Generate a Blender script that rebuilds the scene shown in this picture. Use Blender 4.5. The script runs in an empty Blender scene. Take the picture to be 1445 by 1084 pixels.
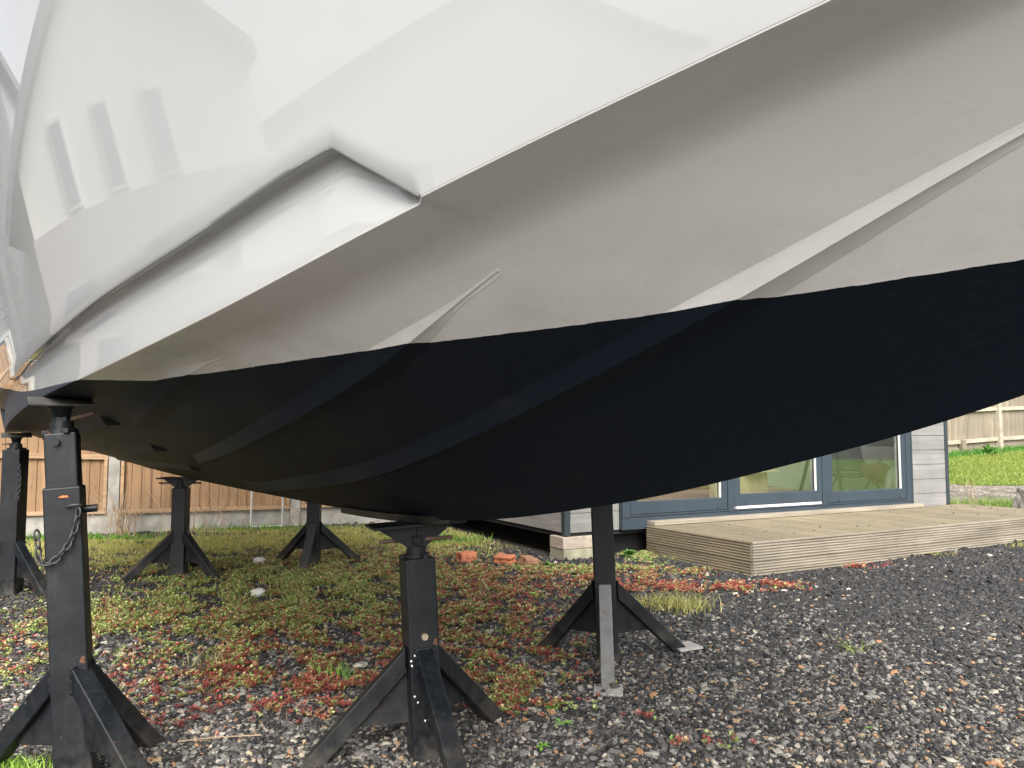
import bpy, math, random
import numpy as np
from mathutils import Vector, Matrix
R = math.radians
random.seed(7)
rng = np.random.default_rng(11)

# ------------------------------------------------------------------ camera, sky, sun
scene = bpy.context.scene
cd = bpy.data.cameras.new('camera'); cam = bpy.data.objects.new('camera', cd)
scene.collection.objects.link(cam); scene.camera = cam
cam.location = (0, 0, 1.02); cam.rotation_euler = (R(93.9), 0, 0)
cd.sensor_width = 36; cd.lens = 1086 / 1445 * 36; cd.clip_start = .02; cd.clip_end = 400

SUN_EL, SUN_AZ = R(42), R(180)      # azimuth clockwise from +Y: straight behind the camera
w = bpy.data.worlds.new('World'); scene.world = w; w.use_nodes = True
nt = w.node_tree; bg = nt.nodes['Background']
sky = nt.nodes.new('ShaderNodeTexSky'); sky.sky_type = 'NISHITA'; sky.sun_disc = False
sky.sun_elevation = SUN_EL; sky.sun_rotation = SUN_AZ; sky.air_density = 1.0; sky.dust_density = 6; sky.ozone_density = 1
hs = nt.nodes.new('ShaderNodeHueSaturation'); hs.inputs['Saturation'].default_value = .22
nt.links.new(sky.outputs[0], hs.inputs['Color'])
nt.links.new(hs.outputs[0], bg.inputs[0]); bg.inputs[1].default_value = .15
sl = bpy.data.lights.new('sun', 'SUN'); sun = bpy.data.objects.new('sun', sl); scene.collection.objects.link(sun)
sl.energy = .5; sl.angle = R(40); sl.color = (1, .96, .9)
sd = Vector((math.sin(SUN_AZ) * math.cos(SUN_EL), math.cos(SUN_AZ) * math.cos(SUN_EL), math.sin(SUN_EL)))
sun.rotation_euler = sd.to_track_quat('Z', 'Y').to_euler(); sun.location = sd * 30
scene.view_settings.view_transform = 'Standard'; scene.view_settings.look = 'None'
scene.view_settings.exposure = 1.5; scene.view_settings.gamma = 1
try: scene.cycles.max_bounces = 10; scene.cycles.diffuse_bounces = 5
except Exception: pass

COL = scene.collection
# ------------------------------------------------------------------ helpers
def tag(o, label=None, cat=None, group=None, kind=None):
    if label: o['label'] = label
    if cat: o['category'] = cat
    if group: o['group'] = group
    if kind: o['kind'] = kind
    return o
def empty(name, loc=(0, 0, 0), rz=0, label=None, cat=None, group=None):
    o = bpy.data.objects.new(name, None); COL.objects.link(o); o.empty_display_size = .1
    o.location = loc; o.rotation_euler = (0, 0, rz); return tag(o, label, cat, group)
def children(o): return [c for c in list(COL.objects) if c.parent == o]
def copy_tree(o, parent=None):
    c = o.copy(); COL.objects.link(c); c.parent = parent
    for ch in children(o): copy_tree(ch, c)
    return c
class MB:
    def __init__(s): s.v = []; s.f = []; s.m = []
    def add(s, vs, fs, mi=0):
        b = len(s.v); s.v += [tuple(v) for v in vs]; s.f += [tuple(b + i for i in f) for f in fs]; s.m += [mi] * len(fs)
    def box(s, c, d, rot=None, mi=0, taper=1):
        x, y, z = d[0] / 2, d[1] / 2, d[2] / 2
        vs = [Vector((sx * x * (taper if sz > 0 else 1), sy * y * (taper if sz > 0 else 1), sz * z)) for sz in (-1, 1) for sy in (-1, 1) for sx in (-1, 1)]
        if rot is not None: vs = [rot @ v for v in vs]
        c = Vector(c)
        s.add([v + c for v in vs], [(0, 2, 3, 1), (4, 5, 7, 6), (0, 1, 5, 4), (2, 6, 7, 3), (0, 4, 6, 2), (1, 3, 7, 5)], mi)
    def beam(s, a, b, wd, ht, up=(0, 0, 1), mi=0):
        a, b = Vector(a), Vector(b); d = (b - a); L = d.length; d.normalize()
        x = d.cross(Vector(up)).normalized(); y = x.cross(d).normalized()
        m = Matrix((x, d, y)).transposed()
        s.box((a + b) / 2, (wd, L, ht), m, mi)
    def tube(s, pts, rad, n=10, closed=False, mi=0):
        pts = [Vector(p) for p in pts]; N = len(pts)
        rs = rad if isinstance(rad, (list, tuple)) else [rad] * N
        vs = []; prev = None
        for i, p in enumerate(pts):
            if closed: d = pts[(i + 1) % N] - pts[i - 1]
            else: d = pts[min(i + 1, N - 1)] - pts[max(i - 1, 0)]
            d.normalize()
            if prev is None:
                a = Vector((0, 0, 1)) if abs(d.z) < .9 else Vector((1, 0, 0)); x = d.cross(a).normalized()
            else: x = (prev - d * prev.dot(d)).normalized()
            prev = x; y = d.cross(x)
            vs += [p + (x * math.cos(t * 2 * math.pi / n) + y * math.sin(t * 2 * math.pi / n)) * rs[i] for t in range(n)]
        fs = []
        M = N if closed else N - 1
        for i in range(M):
            for t in range(n):
                j = (i + 1) % N
                fs.append((i * n + t, i * n + (t + 1) % n, j * n + (t + 1) % n, j * n + t))
        if not closed: fs += [tuple(range(n))[::-1], tuple((N - 1) * n + t for t in range(n))]
        s.add(vs, fs, mi)
    def grid(s, P, mi=0, flip=False):
        a, b = len(P), len(P[0]); vs = [v for row in P for v in row]; fs = []
        for i in range(a - 1):
            for j in range(b - 1):
                q = (i * b + j, i * b + j + 1, (i + 1) * b + j + 1, (i + 1) * b + j)
                fs.append(q[::-1] if flip else q)
        s.add(vs, fs, mi)
    def build(s, name, mat, parent=None, smooth=False, bevel=0, seg=2, angle=None):
        me = bpy.data.meshes.new(name); me.from_pydata(s.v, [], s.f); me.validate()
        for m in (mat if isinstance(mat, (list, tuple)) else [mat]): me.materials.append(m)
        if len(s.m) == len(me.polygons): me.polygons.foreach_set('material_index', s.m)
        if smooth:
            me.polygons.foreach_set('use_smooth', [True] * len(me.polygons))
            if angle: me.set_sharp_from_angle(angle=R(angle))
        o = bpy.data.objects.new(name, me); COL.objects.link(o); o.parent = parent
        if bevel:
            b = o.modifiers.new('bevel', 'BEVEL'); b.width = bevel; b.segments = seg; b.limit_method = 'ANGLE'; b.angle_limit = R(35)
        return o
def mesh_np(name, V, Fc, mat, parent=None, col=None, smooth=False):
    """V (n,3), Fc (m,k) all faces k-gons"""
    me = bpy.data.meshes.new(name); n, m, k = len(V), len(Fc), Fc.shape[1]
    me.vertices.add(n); me.vertices.foreach_set('co', V.astype(np.float32).ravel())
    me.loops.add(m * k); me.loops.foreach_set('vertex_index', Fc.astype(np.int32).ravel())
    me.polygons.add(m); me.polygons.foreach_set('loop_start', np.arange(m, dtype=np.int32) * k)
    me.update(calc_edges=True)
    if smooth: me.polygons.foreach_set('use_smooth', np.ones(m, dtype=bool))
    me.materials.append(mat)
    if col is not None:
        a = me.color_attributes.new('col', 'FLOAT_COLOR', 'POINT'); c = np.ones((n, 4), np.float32); c[:, :3] = col
        a.data.foreach_set('color', c.ravel())
    o = bpy.data.objects.new(name, me); COL.objects.link(o); o.parent = parent
    return o

# ------------------------------------------------------------------ materials
class NT:
    def __init__(s, name):
        s.m = bpy.data.materials.new(name); s.m.use_nodes = True; s.t = s.m.node_tree
        s.b = s.t.nodes['Principled BSDF']
    def n(s, typ, **kw):
        nd = s.t.nodes.new(typ)
        for k, v in kw.items():
            if k.startswith('i_'):
                key = k[2:]; nd.inputs[int(key) if key.isdigit() else key.replace('_', ' ')].default_value = v
            else: setattr(nd, k, v)
        return nd
    def l(s, a, b): s.t.links.new(a, b); return b
    def coord(s, scale=(1, 1, 1), what='Object'):
        tc = s.n('ShaderNodeTexCoord'); mp = s.n('ShaderNodeMapping'); mp.inputs['Scale'].default_value = scale
        s.l(tc.outputs[what], mp.inputs[0]); return mp.outputs[0]
    def noise(s, vec, scale, detail=4, rough=.55, out='Fac'):
        nd = s.n('ShaderNodeTexNoise'); nd.inputs['Scale'].default_value = scale; nd.inputs['Detail'].default_value = detail
        nd.inputs['Roughness'].default_value = rough; s.l(vec, nd.inputs['Vector']); return nd.outputs[out]
    def ramp(s, fac, stops, interp='LINEAR'):
        nd = s.n('ShaderNodeValToRGB'); cr = nd.color_ramp; cr.interpolation = interp
        while len(cr.elements) < len(stops): cr.elements.new(.5)
        for e, (p, c) in zip(cr.elements, stops):
            e.position = p; e.color = (c, c, c, 1) if isinstance(c, (int, float)) else (*c, 1)
        s.l(fac, nd.inputs[0]); return nd.outputs[0]
    def mix(s, fac, a, b, mode='MIX'):
        nd = s.n('ShaderNodeMix', data_type='RGBA', blend_type=mode)
        for i, v in ((0, fac), (6, a), (7, b)):
            if hasattr(v, 'links') or hasattr(v, 'is_output'): s.l(v, nd.inputs[i])
            else: nd.inputs[i].default_value = v if i == 0 else (*v, 1)
        return nd.outputs[2]
    def math(s, op, a, b=None, c=None):
        nd = s.n('ShaderNodeMath', operation=op)
        for i, v in enumerate((a, b, c)):
            if v is None: continue
            if hasattr(v, 'is_output'): s.l(v, nd.inputs[i])
            else: nd.inputs[i].default_value = v
        return nd.outputs[0]
    def bump(s, h, strength=.3, dist=.01):
        nd = s.n('ShaderNodeBump'); nd.inputs['Strength'].default_value = strength; nd.inputs['Distance'].default_value = dist
        s.l(h, nd.inputs['Height']); s.l(nd.outputs[0], s.b.inputs['Normal']); return nd
    def set(s, **kw):
        for k, v in kw.items():
            i = s.b.inputs[k.replace('_', ' ')]
            if hasattr(v, 'is_output'): s.l(v, i)
            else: i.default_value = (*v, 1) if isinstance(v, tuple) and len(v) == 3 else v
        return s.m

def mat_simple(name, c, rough=.6, var=.25, scale=8, metal=0, bump=.1, stretch=(1, 1, 1)):
    t = NT(name); v = t.coord(stretch); f = t.noise(v, scale, 5)
    d = tuple(x * (1 - var) for x in c); u = tuple(min(1, x * (1 + var)) for x in c)
    t.bump(t.noise(v, scale * 6, 3), bump, .004)
    return t.set(Base_Color=t.ramp(f, [(.3, d), (.7, u)]), Roughness=rough, Metallic=metal)

def hull_material():
    t = NT('gelcoat_and_antifouling'); v = t.coord(); sep = t.n('ShaderNodeSeparateXYZ'); t.l(v, sep.inputs[0])
    x = sep.outputs[0]
    zw = t.math('ADD', t.math('MULTIPLY', t.math('MULTIPLY', x, x), .0195), t.math('MULTIPLY_ADD', x, -.0018, 1.163))
    # waterline tape runs level aft of amidships
    d = t.math('SUBTRACT', sep.outputs[2], zw)
    wob = t.math('MULTIPLY', t.math('SUBTRACT', t.noise(v, 30, 3), .5), .003)
    above = t.math('GREATER_THAN', t.math('ADD', d, wob), 0)
    # gelcoat: greyish white lifted to offset shade, faint grime near the waterline and specks
    grime = t.ramp(t.noise(t.coord((1, 1, 2)), 5, 6, .65), [(.42, 0.), (.72, 1.)])
    near = t.ramp(t.math('MULTIPLY', d, 4), [(0, 1.), (.55, 0.)])
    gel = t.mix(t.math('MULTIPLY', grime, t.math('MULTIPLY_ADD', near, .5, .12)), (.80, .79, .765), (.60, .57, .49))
    vo = t.n('ShaderNodeTexVoronoi', feature='F1'); vo.inputs['Scale'].default_value = 26; t.l(v, vo.inputs['Vector'])
    keep = t.ramp(t.noise(v, 7, 2), [(.58, 0.), (.66, 1.)])
    spot = t.ramp(vo.outputs['Distance'], [(.06, 1.), (.16, 0.)])
    gel = t.mix(t.math('MULTIPLY', t.math('MULTIPLY', spot, keep), .6), gel, (.75, .74, .70))
    sc = t.noise(t.coord((2, 9, 9)), 14, 5, .7)
    gel = t.mix(t.math('MULTIPLY', t.ramp(sc, [(.58, 0.), (.66, 1.)]), .12), gel, (.40, .37, .30))
    # antifouling: navy black, mottled brown ground reflection painted in aft
    br = t.ramp(t.math('ADD', t.noise(t.coord((1, 2.5, 2.5)), 3.2, 7, .7), t.math('MULTIPLY', x, .16)), [(.42, 0.), (.85, 1.)])
    af = t.mix(br, (.0078, .0118, .0185), (.030, .027, .021))
    roll = t.noise(t.coord((6, 40, 40)), 4, 4)
    af = t.mix(t.math('MULTIPLY', t.ramp(roll, [(.55, 0.), (.75, 1.)]), .25), af, (.03, .032, .036))
    col = t.mix(above, af, gel)
    rough = t.math('MULTIPLY_ADD', above, -.26, .52)
    sc2 = t.noise(t.coord((1.2, 22, 22)), 6, 5, .75)
    col = t.mix(t.math('MULTIPLY', t.math('SUBTRACT', 1, above), t.ramp(sc2, [(.66, 0.), (.72, .22)])), col, (.07, .07, .065))
    t.set(Base_Color=col, Roughness=rough, IOR=1.5, Specular_IOR_Level=t.math('MULTIPLY_ADD', above, .42, .08))
    t.b.inputs['Coat Weight'].default_value = 0
    t.bump(t.math('MULTIPLY', t.noise(v, 130, 3), t.math('SUBTRACT', 1, above)), .16, .003)
    return t.m
def topside_material():
    t = NT('glossy_gelcoat_dimmed'); v = t.coord()  # same gelcoat as the bottom, colour darkened to offset bright sky light
    g = t.noise(v, 2.2, 5)
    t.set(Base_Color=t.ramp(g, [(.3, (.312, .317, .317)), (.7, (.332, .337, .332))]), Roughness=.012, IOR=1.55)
    sep = t.n('ShaderNodeSeparateXYZ'); t.l(v, sep.inputs[0]); x = sep.outputs[0]
    zw = t.math('ADD', t.math('MULTIPLY', t.math('MULTIPLY', x, x), .0195), t.math('MULTIPLY_ADD', x, -.0018, 1.163))
    below = t.math('LESS_THAN', sep.outputs[2], zw)
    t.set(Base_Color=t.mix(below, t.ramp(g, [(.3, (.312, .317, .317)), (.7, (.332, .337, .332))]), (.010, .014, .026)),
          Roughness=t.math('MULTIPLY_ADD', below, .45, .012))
    pass
    return t.m

def wood_material(name, base, dark, boards=0, rough=.75, axis=2, knots=True, pitch=None, pax=0, grain=28):
    """grain along the given axis"""
    t = NT(name); sc = [grain, grain, grain]; sc[axis] = grain * .07
    v = t.coord(tuple(sc)); v0 = t.coord()
    g = t.noise(v, 1, 6, .65)
    c = t.ramp(g, [(.3, dark), (.55, base), (.75, tuple(min(1, x * 1.25) for x in base))])
    if pitch:
        sep = t.n('ShaderNodeSeparateXYZ'); t.l(v0, sep.inputs[0])
        fl = t.math('FLOOR', t.math('DIVIDE', sep.outputs[pax], pitch))
        wn = t.n('ShaderNodeTexWhiteNoise', noise_dimensions='1D'); t.l(fl, wn.inputs['W'])
        c = t.mix(t.ramp(wn.outputs['Value'], [(0, 0.), (1, .72)]), c, tuple(x * .5 for x in base), 'MIX')
        c = t.mix(t.ramp(wn.outputs['Value'], [(.6, 0.), (1, .3)]), c, (min(1, base[0] * 1.5), base[1] * 1.5, base[2] * 1.5))
    st = t.ramp(t.noise(v0, 2.1, 5, .6), [(.4, 1.), (.75, .72)])
    c = t.mix(1., c, st, 'MULTIPLY')
    if knots:
        vo = t.n('ShaderNodeTexVoronoi', feature='F1'); vo.inputs['Scale'].default_value = 1
        k = [7, 7, 7]; k[axis] = 3; t.l(t.coord(tuple(k)), vo.inputs['Vector'])
        c = t.mix(t.ramp(vo.outputs['Distance'], [(.035, .85), (.09, 0.)]), c, tuple(x * .3 for x in base))
    t.bump(g, .25, .003)
    return t.set(Base_Color=c, Roughness=rough)

M = {}
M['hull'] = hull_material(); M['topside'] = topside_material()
def paint_mat(name, base, chip, worn):
    t = NT(name); v = t.coord()
    n1 = t.noise(v, 9, 6, .65); n2 = t.noise(v, 60, 3, .6); n3 = t.noise(t.coord((1, 1, .5)), 24, 5, .7)
    c = t.mix(t.ramp(n1, [(.45, 0.), (.8, worn)]), base, (.028, .030, .034))
    c = t.mix(t.ramp(n3, [(.70, 0.), (.76, chip)]), c, (.32, .32, .32))
    c = t.mix(t.ramp(t.noise(v, 15, 5, .65), [(.66, 0.), (.70, chip)]), c, (.16, .065, .03))
    sp = t.n('ShaderNodeSeparateXYZ'); t.l(v, sp.inputs[0])
    mud = t.math('MULTIPLY', t.ramp(sp.outputs[2], [(0, 1.), (.22, 0.)]), t.ramp(t.noise(v, 13, 6, .7), [(.40, 0.), (.66, .6)]))
    c = t.mix(mud, c, (.11, .095, .075))
    c = t.mix(t.ramp(t.noise(t.coord((9, 9, 1.3)), 5, 5, .7), [(.55, 0.), (.75, worn * .7)]), c, (.05, .052, .055))
    t.bump(n2, .2, .002)
    return t.set(Base_Color=c, Roughness=t.ramp(n1, [(.3, .36), (.7, .6)]), Specular_IOR_Level=.34)
M['steel'] = paint_mat('black_painted_steel', (.0045, .006, .0080), .75, .4)
M['steel_worn'] = paint_mat('worn_grey_paint', (.20, .20, .195), .8, .5)
M['bare_plate'] = mat_simple('pale_worn_plate', (.36, .34, .31), .7, .2, 30)
M['steel_faded'] = paint_mat('faded_grey_paint', (.040, .042, .044), .6, .3)
M['thread'] = mat_simple('greased_steel', (.05, .045, .04), .4, .3, 20, .7)
M['rust'] = mat_simple('rusty_bar', (.13, .085, .06), .7, .35, 25, .3)
M['bolt'] = mat_simple('bare_bolt', (.34, .28, .20), .5, .3, 30, .5)
M['alu'] = mat_simple('aluminium', (.5, .5, .48), .4, .15, 10, .6)
M['orange'] = mat_simple('orange_mark', (.75, .16, .03), .6, .1, 10)
M['whitespot'] = mat_simple('white_paint_spot', (.75, .75, .75), .6, .1, 10)
M['pad_wood'] = mat_simple('pad_board', (.05, .047, .042), .7, .4, 18, 0, .2, (1, 6, 6))
M['fence_new'] = wood_material('new_fence_board', (.31, .185, .092), (.19, .105, .05), pitch=.0975, pax=0)
M['fence_rail'] = wood_material('fence_rail', (.38, .25, .14), (.26, .155, .08), axis=0, knots=False)
M['fence_old'] = wood_material('old_fence_board', (.27, .225, .165), (.15, .12, .09), pitch=.095, pax=0, knots=False)
M['fence_old_rail'] = wood_material('old_fence_rail', (.42, .37, .29), (.28, .24, .18), axis=0, knots=False)
M['concrete'] = mat_simple('concrete', (.30, .285, .25), .9, .3, 7, 0, .3)
M['breeze'] = mat_simple('concrete_block', (.38, .315, .25), .95, .22, 22, 0, .7)
M['breeze_mossy'] = mat_simple('mossy_concrete_block', (.30, .29, .20), .95, .3, 14, 0, .7)
M['clad'] = wood_material('weathered_cladding', (.26, .254, .24), (.19, .184, .172), axis=0, pitch=.163, pax=2)
M['clad_side'] = wood_material('weathered_side_cladding', (.32, .30, .285), (.23, .212, .20), axis=1, pitch=.163, pax=2)
M['frame'] = mat_simple('blue_grey_frame', (.030, .044, .058), .45, .12, 3, 0, .03)
M['trim'] = mat_simple('dark_blue_grey_trim', (.026, .035, .043), .5, .15, 4, 0, .03)
M['deck'] = wood_material('deck_board', (.25, .205, .130), (.155, .122, .075), axis=1, pitch=.125, pax=0)
M['deck_face'] = wood_material('deck_face_board', (.30, .262, .20), (.19, .163, .12), axis=0, grain=22)
M['deck_side'] = wood_material('deck_side_board', (.30, .25, .165), (.19, .155, .10), axis=1, grain=22)
M['brick'] = mat_simple('orange_brick', (.48, .17, .085), .9, .25, 16, 0, .5)
M['felt'] = mat_simple('black_underside', (.012, .012, .012), .9)
M['white_wall'] = mat_simple('white_wall', (.50, .51, .47), .8, .05)
M['green_wall'] = mat_simple('pale_green_wall', (.52, .58, .40), .8, .08)
M['floor_in'] = mat_simple('indoor_floor', (.46, .30, .22), .5, .2)
M['card'] = mat_simple('cardboard', (.46, .36, .22), .8, .1)
M['cloth_red'] = mat_simple('dark_red_cloth', (.13, .035, .03), .9, .3)
M['cloth_white'] = mat_simple('white_cloth', (.62, .58, .60), .9, .1)
M['green_fabric'] = mat_simple('dark_green_fabric', (.045, .06, .04), .9, .2)
M['dark_metal'] = mat_simple('dark_metal', (.03, .03, .03), .5)
M['stalk'] = mat_simple('dry_stalk', (.36, .26, .17), .9, .25, 9)
M['roof'] = mat_simple('slate_roof', (.10, .10, .11), .7, .3, 5)
M['render'] = mat_simple('cream_render', (.60, .60, .54), .85, .05, 2)
M['darkglass'] = mat_simple('house_window', (.10, .12, .15), .1, .1, 2, 0, 0)
def glass_mat():
    t = NT('window_glass'); nt = t.t
    gl = t.n('ShaderNodeBsdfGlossy'); gl.inputs['Roughness'].default_value = .01
    tr = t.n('ShaderNodeBsdfTransparent'); tr.inputs[0].default_value = (.93, .97, .94, 1)
    fr = t.n('ShaderNodeLayerWeight'); fr.inputs[0].default_value = .5
    mx = t.n('ShaderNodeMixShader'); t.l(t.math('MULTIPLY_ADD', t.math('POWER', fr.outputs[1], 1.7), .9, .05), mx.inputs[0])
    t.l(tr.outputs[0], mx.inputs[1]); t.l(gl.outputs[0], mx.inputs[2])
    t.l(mx.outputs[0], nt.nodes['Material Output'].inputs[0]); return t.m
M['glass'] = glass_mat()
def attr_mat(name, rough=.7, trans=.0, spec=.3):
    t = NT(name); a = t.n('ShaderNodeAttribute'); a.attribute_name = 'col'
    t.set(Base_Color=a.outputs['Color'], Roughness=rough, Specular_IOR_Level=spec)
    if trans:
        nt = t.t; td = t.n('ShaderNodeBsdfTranslucent'); t.l(a.outputs['Color'], td.inputs[0])
        mx = t.n('ShaderNodeMixShader'); mx.inputs[0].default_value = trans
        t.l(t.b.outputs[0], mx.inputs[1]); t.l(td.outputs[0], mx.inputs[2]); t.l(mx.outputs[0], nt.nodes['Material Output'].inputs[0])
    return t.m
M['leaf'] = attr_mat('leaf', .55, .25)

# ------------------------------------------------------------------ site frames
FX, FY = Vector((.879, .477, 0)).normalized(), None      # along the cabin front
FY = Vector((-FX.y, FX.x, 0))                            # into the cabin
C0 = Vector((.44, 6.45, 0))                              # near left corner of the cabin
CAB_RZ = math.atan2(FX.y, FX.x)

def sstep(a, b, x):
    t = np.clip((x - a) / (b - a), 0, 1); return t * t * (3 - 2 * t)
_hn = [(rng.uniform(.6, 3.2) * np.cos(a), rng.uniform(.6, 3.2) * np.sin(a), rng.uniform(0, 6)) for a in rng.uniform(0, 6.3, 14)]
def ground_z(X, Y):
    X = np.asarray(X, float); Y = np.asarray(Y, float)
    t = (X - C0.x) * FX.x + (Y - C0.y) * FX.y; d = (X - C0.x) * FY.x + (Y - C0.y) * FY.y
    side = sstep(1.5, 5.2, t)
    h = side * np.interp(Y, [7, 9, 11.5, 16.5, 60], [0.02, .13, .31, .78, 1.4])
    h = h * sstep(6.2, 8.0, Y)
    h = h + .035 * sstep(2.2, 6, X) * sstep(8.5, 6.5, Y) * sstep(4, 6.5, Y)
    b = sum(np.sin(kx * X + ky * Y + ph) for kx, ky, ph in _hn) / len(_hn)
    near = sstep(30, 10, np.hypot(X, Y))
    return h + b * .016 * near
def gz(x, y): return float(ground_z(x, y))

# ------------------------------------------------------------------ ground
def ground_mat():
    t = NT('dark_gravel_ground'); v = t.coord()
    c = None
    cols = [(0, (.018, .018, .02)), (.45, (.035, .034, .034)), (.68, (.07, .066, .062)), (.80, (.20, .19, .17)), (.88, (.05, .05, .055)), (.93, (.30, .21, .12)), (1, (.34, .32, .27))]
    v1 = t.n('ShaderNodeTexVoronoi'); v1.inputs['Scale'].default_value = 70; t.l(v, v1.inputs['Vector'])
    sep = t.n('ShaderNodeSeparateColor'); t.l(v1.outputs['Color'], sep.inputs[0])
    c = t.ramp(sep.outputs[0], cols)
    edge = t.ramp(v1.outputs['Distance'], [(.2, 1.), (.62, .3)])
    c = t.mix(1., c, edge, 'MULTIPLY')
    soil = t.ramp(t.noise(v, 1.3, 5, .6), [(.45, 0.), (.62, .7)])
    c = t.mix(soil, c, (.05, .04, .03))
    t.bump(t.math('SUBTRACT', 1, v1.outputs['Distance']), .8, .012)
    return t.set(Base_Color=c, Roughness=.8)
gx = np.unique(np.concatenate([np.linspace(-70, -9, 14), np.linspace(-9, 12, 190), np.linspace(12, 80, 16)]))
gy = np.unique(np.concatenate([np.linspace(-60, -1, 14), np.linspace(-1, 18, 170), np.linspace(18, 90, 16)]))
GX, GY = np.meshgrid(gx, gy); GZ = ground_z(GX, GY)
V = np.stack([GX.ravel(), GY.ravel(), GZ.ravel()], 1)
nx, ny = len(gx), len(gy); ii, jj = np.meshgrid(np.arange(ny - 1), np.arange(nx - 1), indexing='ij')
a = (ii * nx + jj).ravel(); Fq = np.stack([a, a + 1, a + nx + 1, a + nx], 1)
tag(mesh_np('ground', V, Fq, ground_mat(), smooth=True), kind='structure')

# ------------------------------------------------------------------ boat
KS = [-1.75, -1.61, -1.35, -1.10, -.74, -.43, -.02, 1.05, 3, 5]; KZ = [1.076, 1.032, .964, .905, .838, .792, .757, .735, .733, .75]
KS = [-3.25, -3.1, -2.9, -2.6, -2.3, -2.0] + KS; KZ = [2.35, 2.0, 1.72, 1.45, 1.28, 1.165] + KZ
def catmull(xs, ys):
    """natural cubic spline (C2, so reflections in the gelcoat stay smooth)"""
    xs = np.array(xs, float); ys = np.array(ys, float); n = len(xs); h = np.diff(xs)
    A = np.zeros((n, n)); b = np.zeros(n); A[0, 0] = A[-1, -1] = 1
    for i in range(1, n - 1):
        A[i, i - 1], A[i, i], A[i, i + 1] = h[i - 1], 2 * (h[i - 1] + h[i]), h[i]
        b[i] = 6 * ((ys[i + 1] - ys[i]) / h[i] - (ys[i] - ys[i - 1]) / h[i - 1])
    m = np.linalg.solve(A, b)
    def f(x):
        x = min(max(x, xs[0]), xs[-1]); i = int(np.clip(np.searchsorted(xs, x) - 1, 0, n - 2)); a = (xs[i + 1] - x) / h[i]; c = 1 - a
        return float(a * ys[i] + c * ys[i + 1] + ((a**3 - a) * m[i] + (c**3 - c) * m[i + 1]) * h[i] ** 2 / 6)
    return f
keel_z = catmull(KS, KZ)
chine_p = catmull([-2.95, -2.6, -2.3, -1.8, -1.3, -.8, -.4, 0, .3, 1, 3, 5], [0.0, .16, .32, .53, .71, .85, .93, .985, 1.015, 1.05, 1.07, 1.04])
chine_z = catmull([-2.95, -2.5, -2.0, -1.7, -1.3, -.9, -.5, -.1, .3, .7, 1.3, 3, 5],
                  [1.70, 1.562, 1.462, 1.406, 1.3285, 1.253, 1.2015, 1.1690, 1.1495, 1.138, 1.122, 1.080, 1.05])
dci = catmull([-2.95, -1.9, -1.3, -1.0, -.7, -.4, -.2, 0, .2, 1, 5], [0, .003, .005, .012, .022, .03, .03, .024, .02, .01, .01])
flat_w = catmull([-2.95, -2.6, -2.2, -1.8, 5], [0.0, .05, .08, .10, .10])
def bottom_z(s, p):
    pc = chine_p(s); ci = pc - flat_w(s)
    if ci < 1e-4: return keel_z(s)
    zk = keel_z(s); w_ = min(1, p / ci)
    q = min(1, p / max(.02, pc - .08 * min(1, flat_w(s) / .1)))
    lift = dci(s) * max(0, (w_ - .8) / .2)
    return zk + (chine_z(s) - zk) * q ** .9 + lift
LIP = .014; NOTCH = -1.335
def lip(s): return LIP * (1 if s <= NOTCH else max(0, 1 - (s - NOTCH) / .018))
sheer_z = catmull([-3.3, 0, 5], [2.42, 2.25, 2.2])
sheer_p = catmull([-3.3, -3.1, -2.8, -2.2, -1.3, -.5, .3, 1, 5], [0.0, .12, .28, .55, .90, 1.13, 1.245, 1.275, 1.2])
def side_p(s, z):
    zc = chine_z(s); w_ = max(0, min(1.2, (z - zc) / (sheer_z(s) - zc))); pc = chine_p(s) + LIP * min(1, max(0, (s + 2.95) / .3))
    return pc + (sheer_p(s) - pc) * w_ ** .95

OR = Vector((-.287, 2.5, 0)); u2 = Vector((-.565, .825)).normalized()
boat = empty('motor_boat', OR, math.atan2(u2.y, u2.x),
             'white motor boat hull with dark navy antifouled bottom propped up on black steel stands', 'boat')
S = np.unique(np.round(np.concatenate([np.linspace(-2.95, -2, 14), np.linspace(-2, -1.33, 24), np.linspace(-1.36, -1.15, 43), np.linspace(-1.15, 1.4, 90), np.linspace(1.4, 5, 30)]), 6))
def both(fn):
    for sg in (1, -1): fn(sg)
# bottom
mb = MB()
for sg in (1, -1):
    rows = []
    for s in S:
        pc = chine_p(s); ci = max(0, pc - flat_w(s)); r = []
        for q in np.linspace(0, 1, 22):
            p = ci * q; r.append((s, sg * p, bottom_z(s, p)))
        pe_ = pc + lip(s) * min(1, (s + 2.95) / .3); rr = [(s, sg * (ci + (pe_ - ci) * k), bottom_z(s, ci) + (chine_z(s) - bottom_z(s, ci)) * k) for k in (.35, .7, .92)]
        rr += [(s, sg * (pe_ - .004), chine_z(s) - .0006), (s, sg * (pe_ - .0012), chine_z(s) - .0001), (s, sg * pe_, chine_z(s) + .0015)]
        r += rr; rows.append(r)
    mb.grid(rows, flip=(sg < 0))
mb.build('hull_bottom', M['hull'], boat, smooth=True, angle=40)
# keel shoe / sounder fitting ahead of the keel stand
k = MB()
for i in range(7):
    pass
rows = []
for s in np.linspace(-.12, .62, 12):
    zk = keel_z(s); rows.append([(s, .032, zk + .012), (s, .026, zk - .012), (s, -.026, zk - .012), (s, -.032, zk + .012)])
k.grid(rows)
k.add([rows[0][0], rows[0][1], rows[0][2], rows[0][3]], [(0, 1, 2, 3)]); k.add(rows[-1], [(3, 2, 1, 0)])
k.build('keel_shoe', M['thread'], boat)

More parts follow.
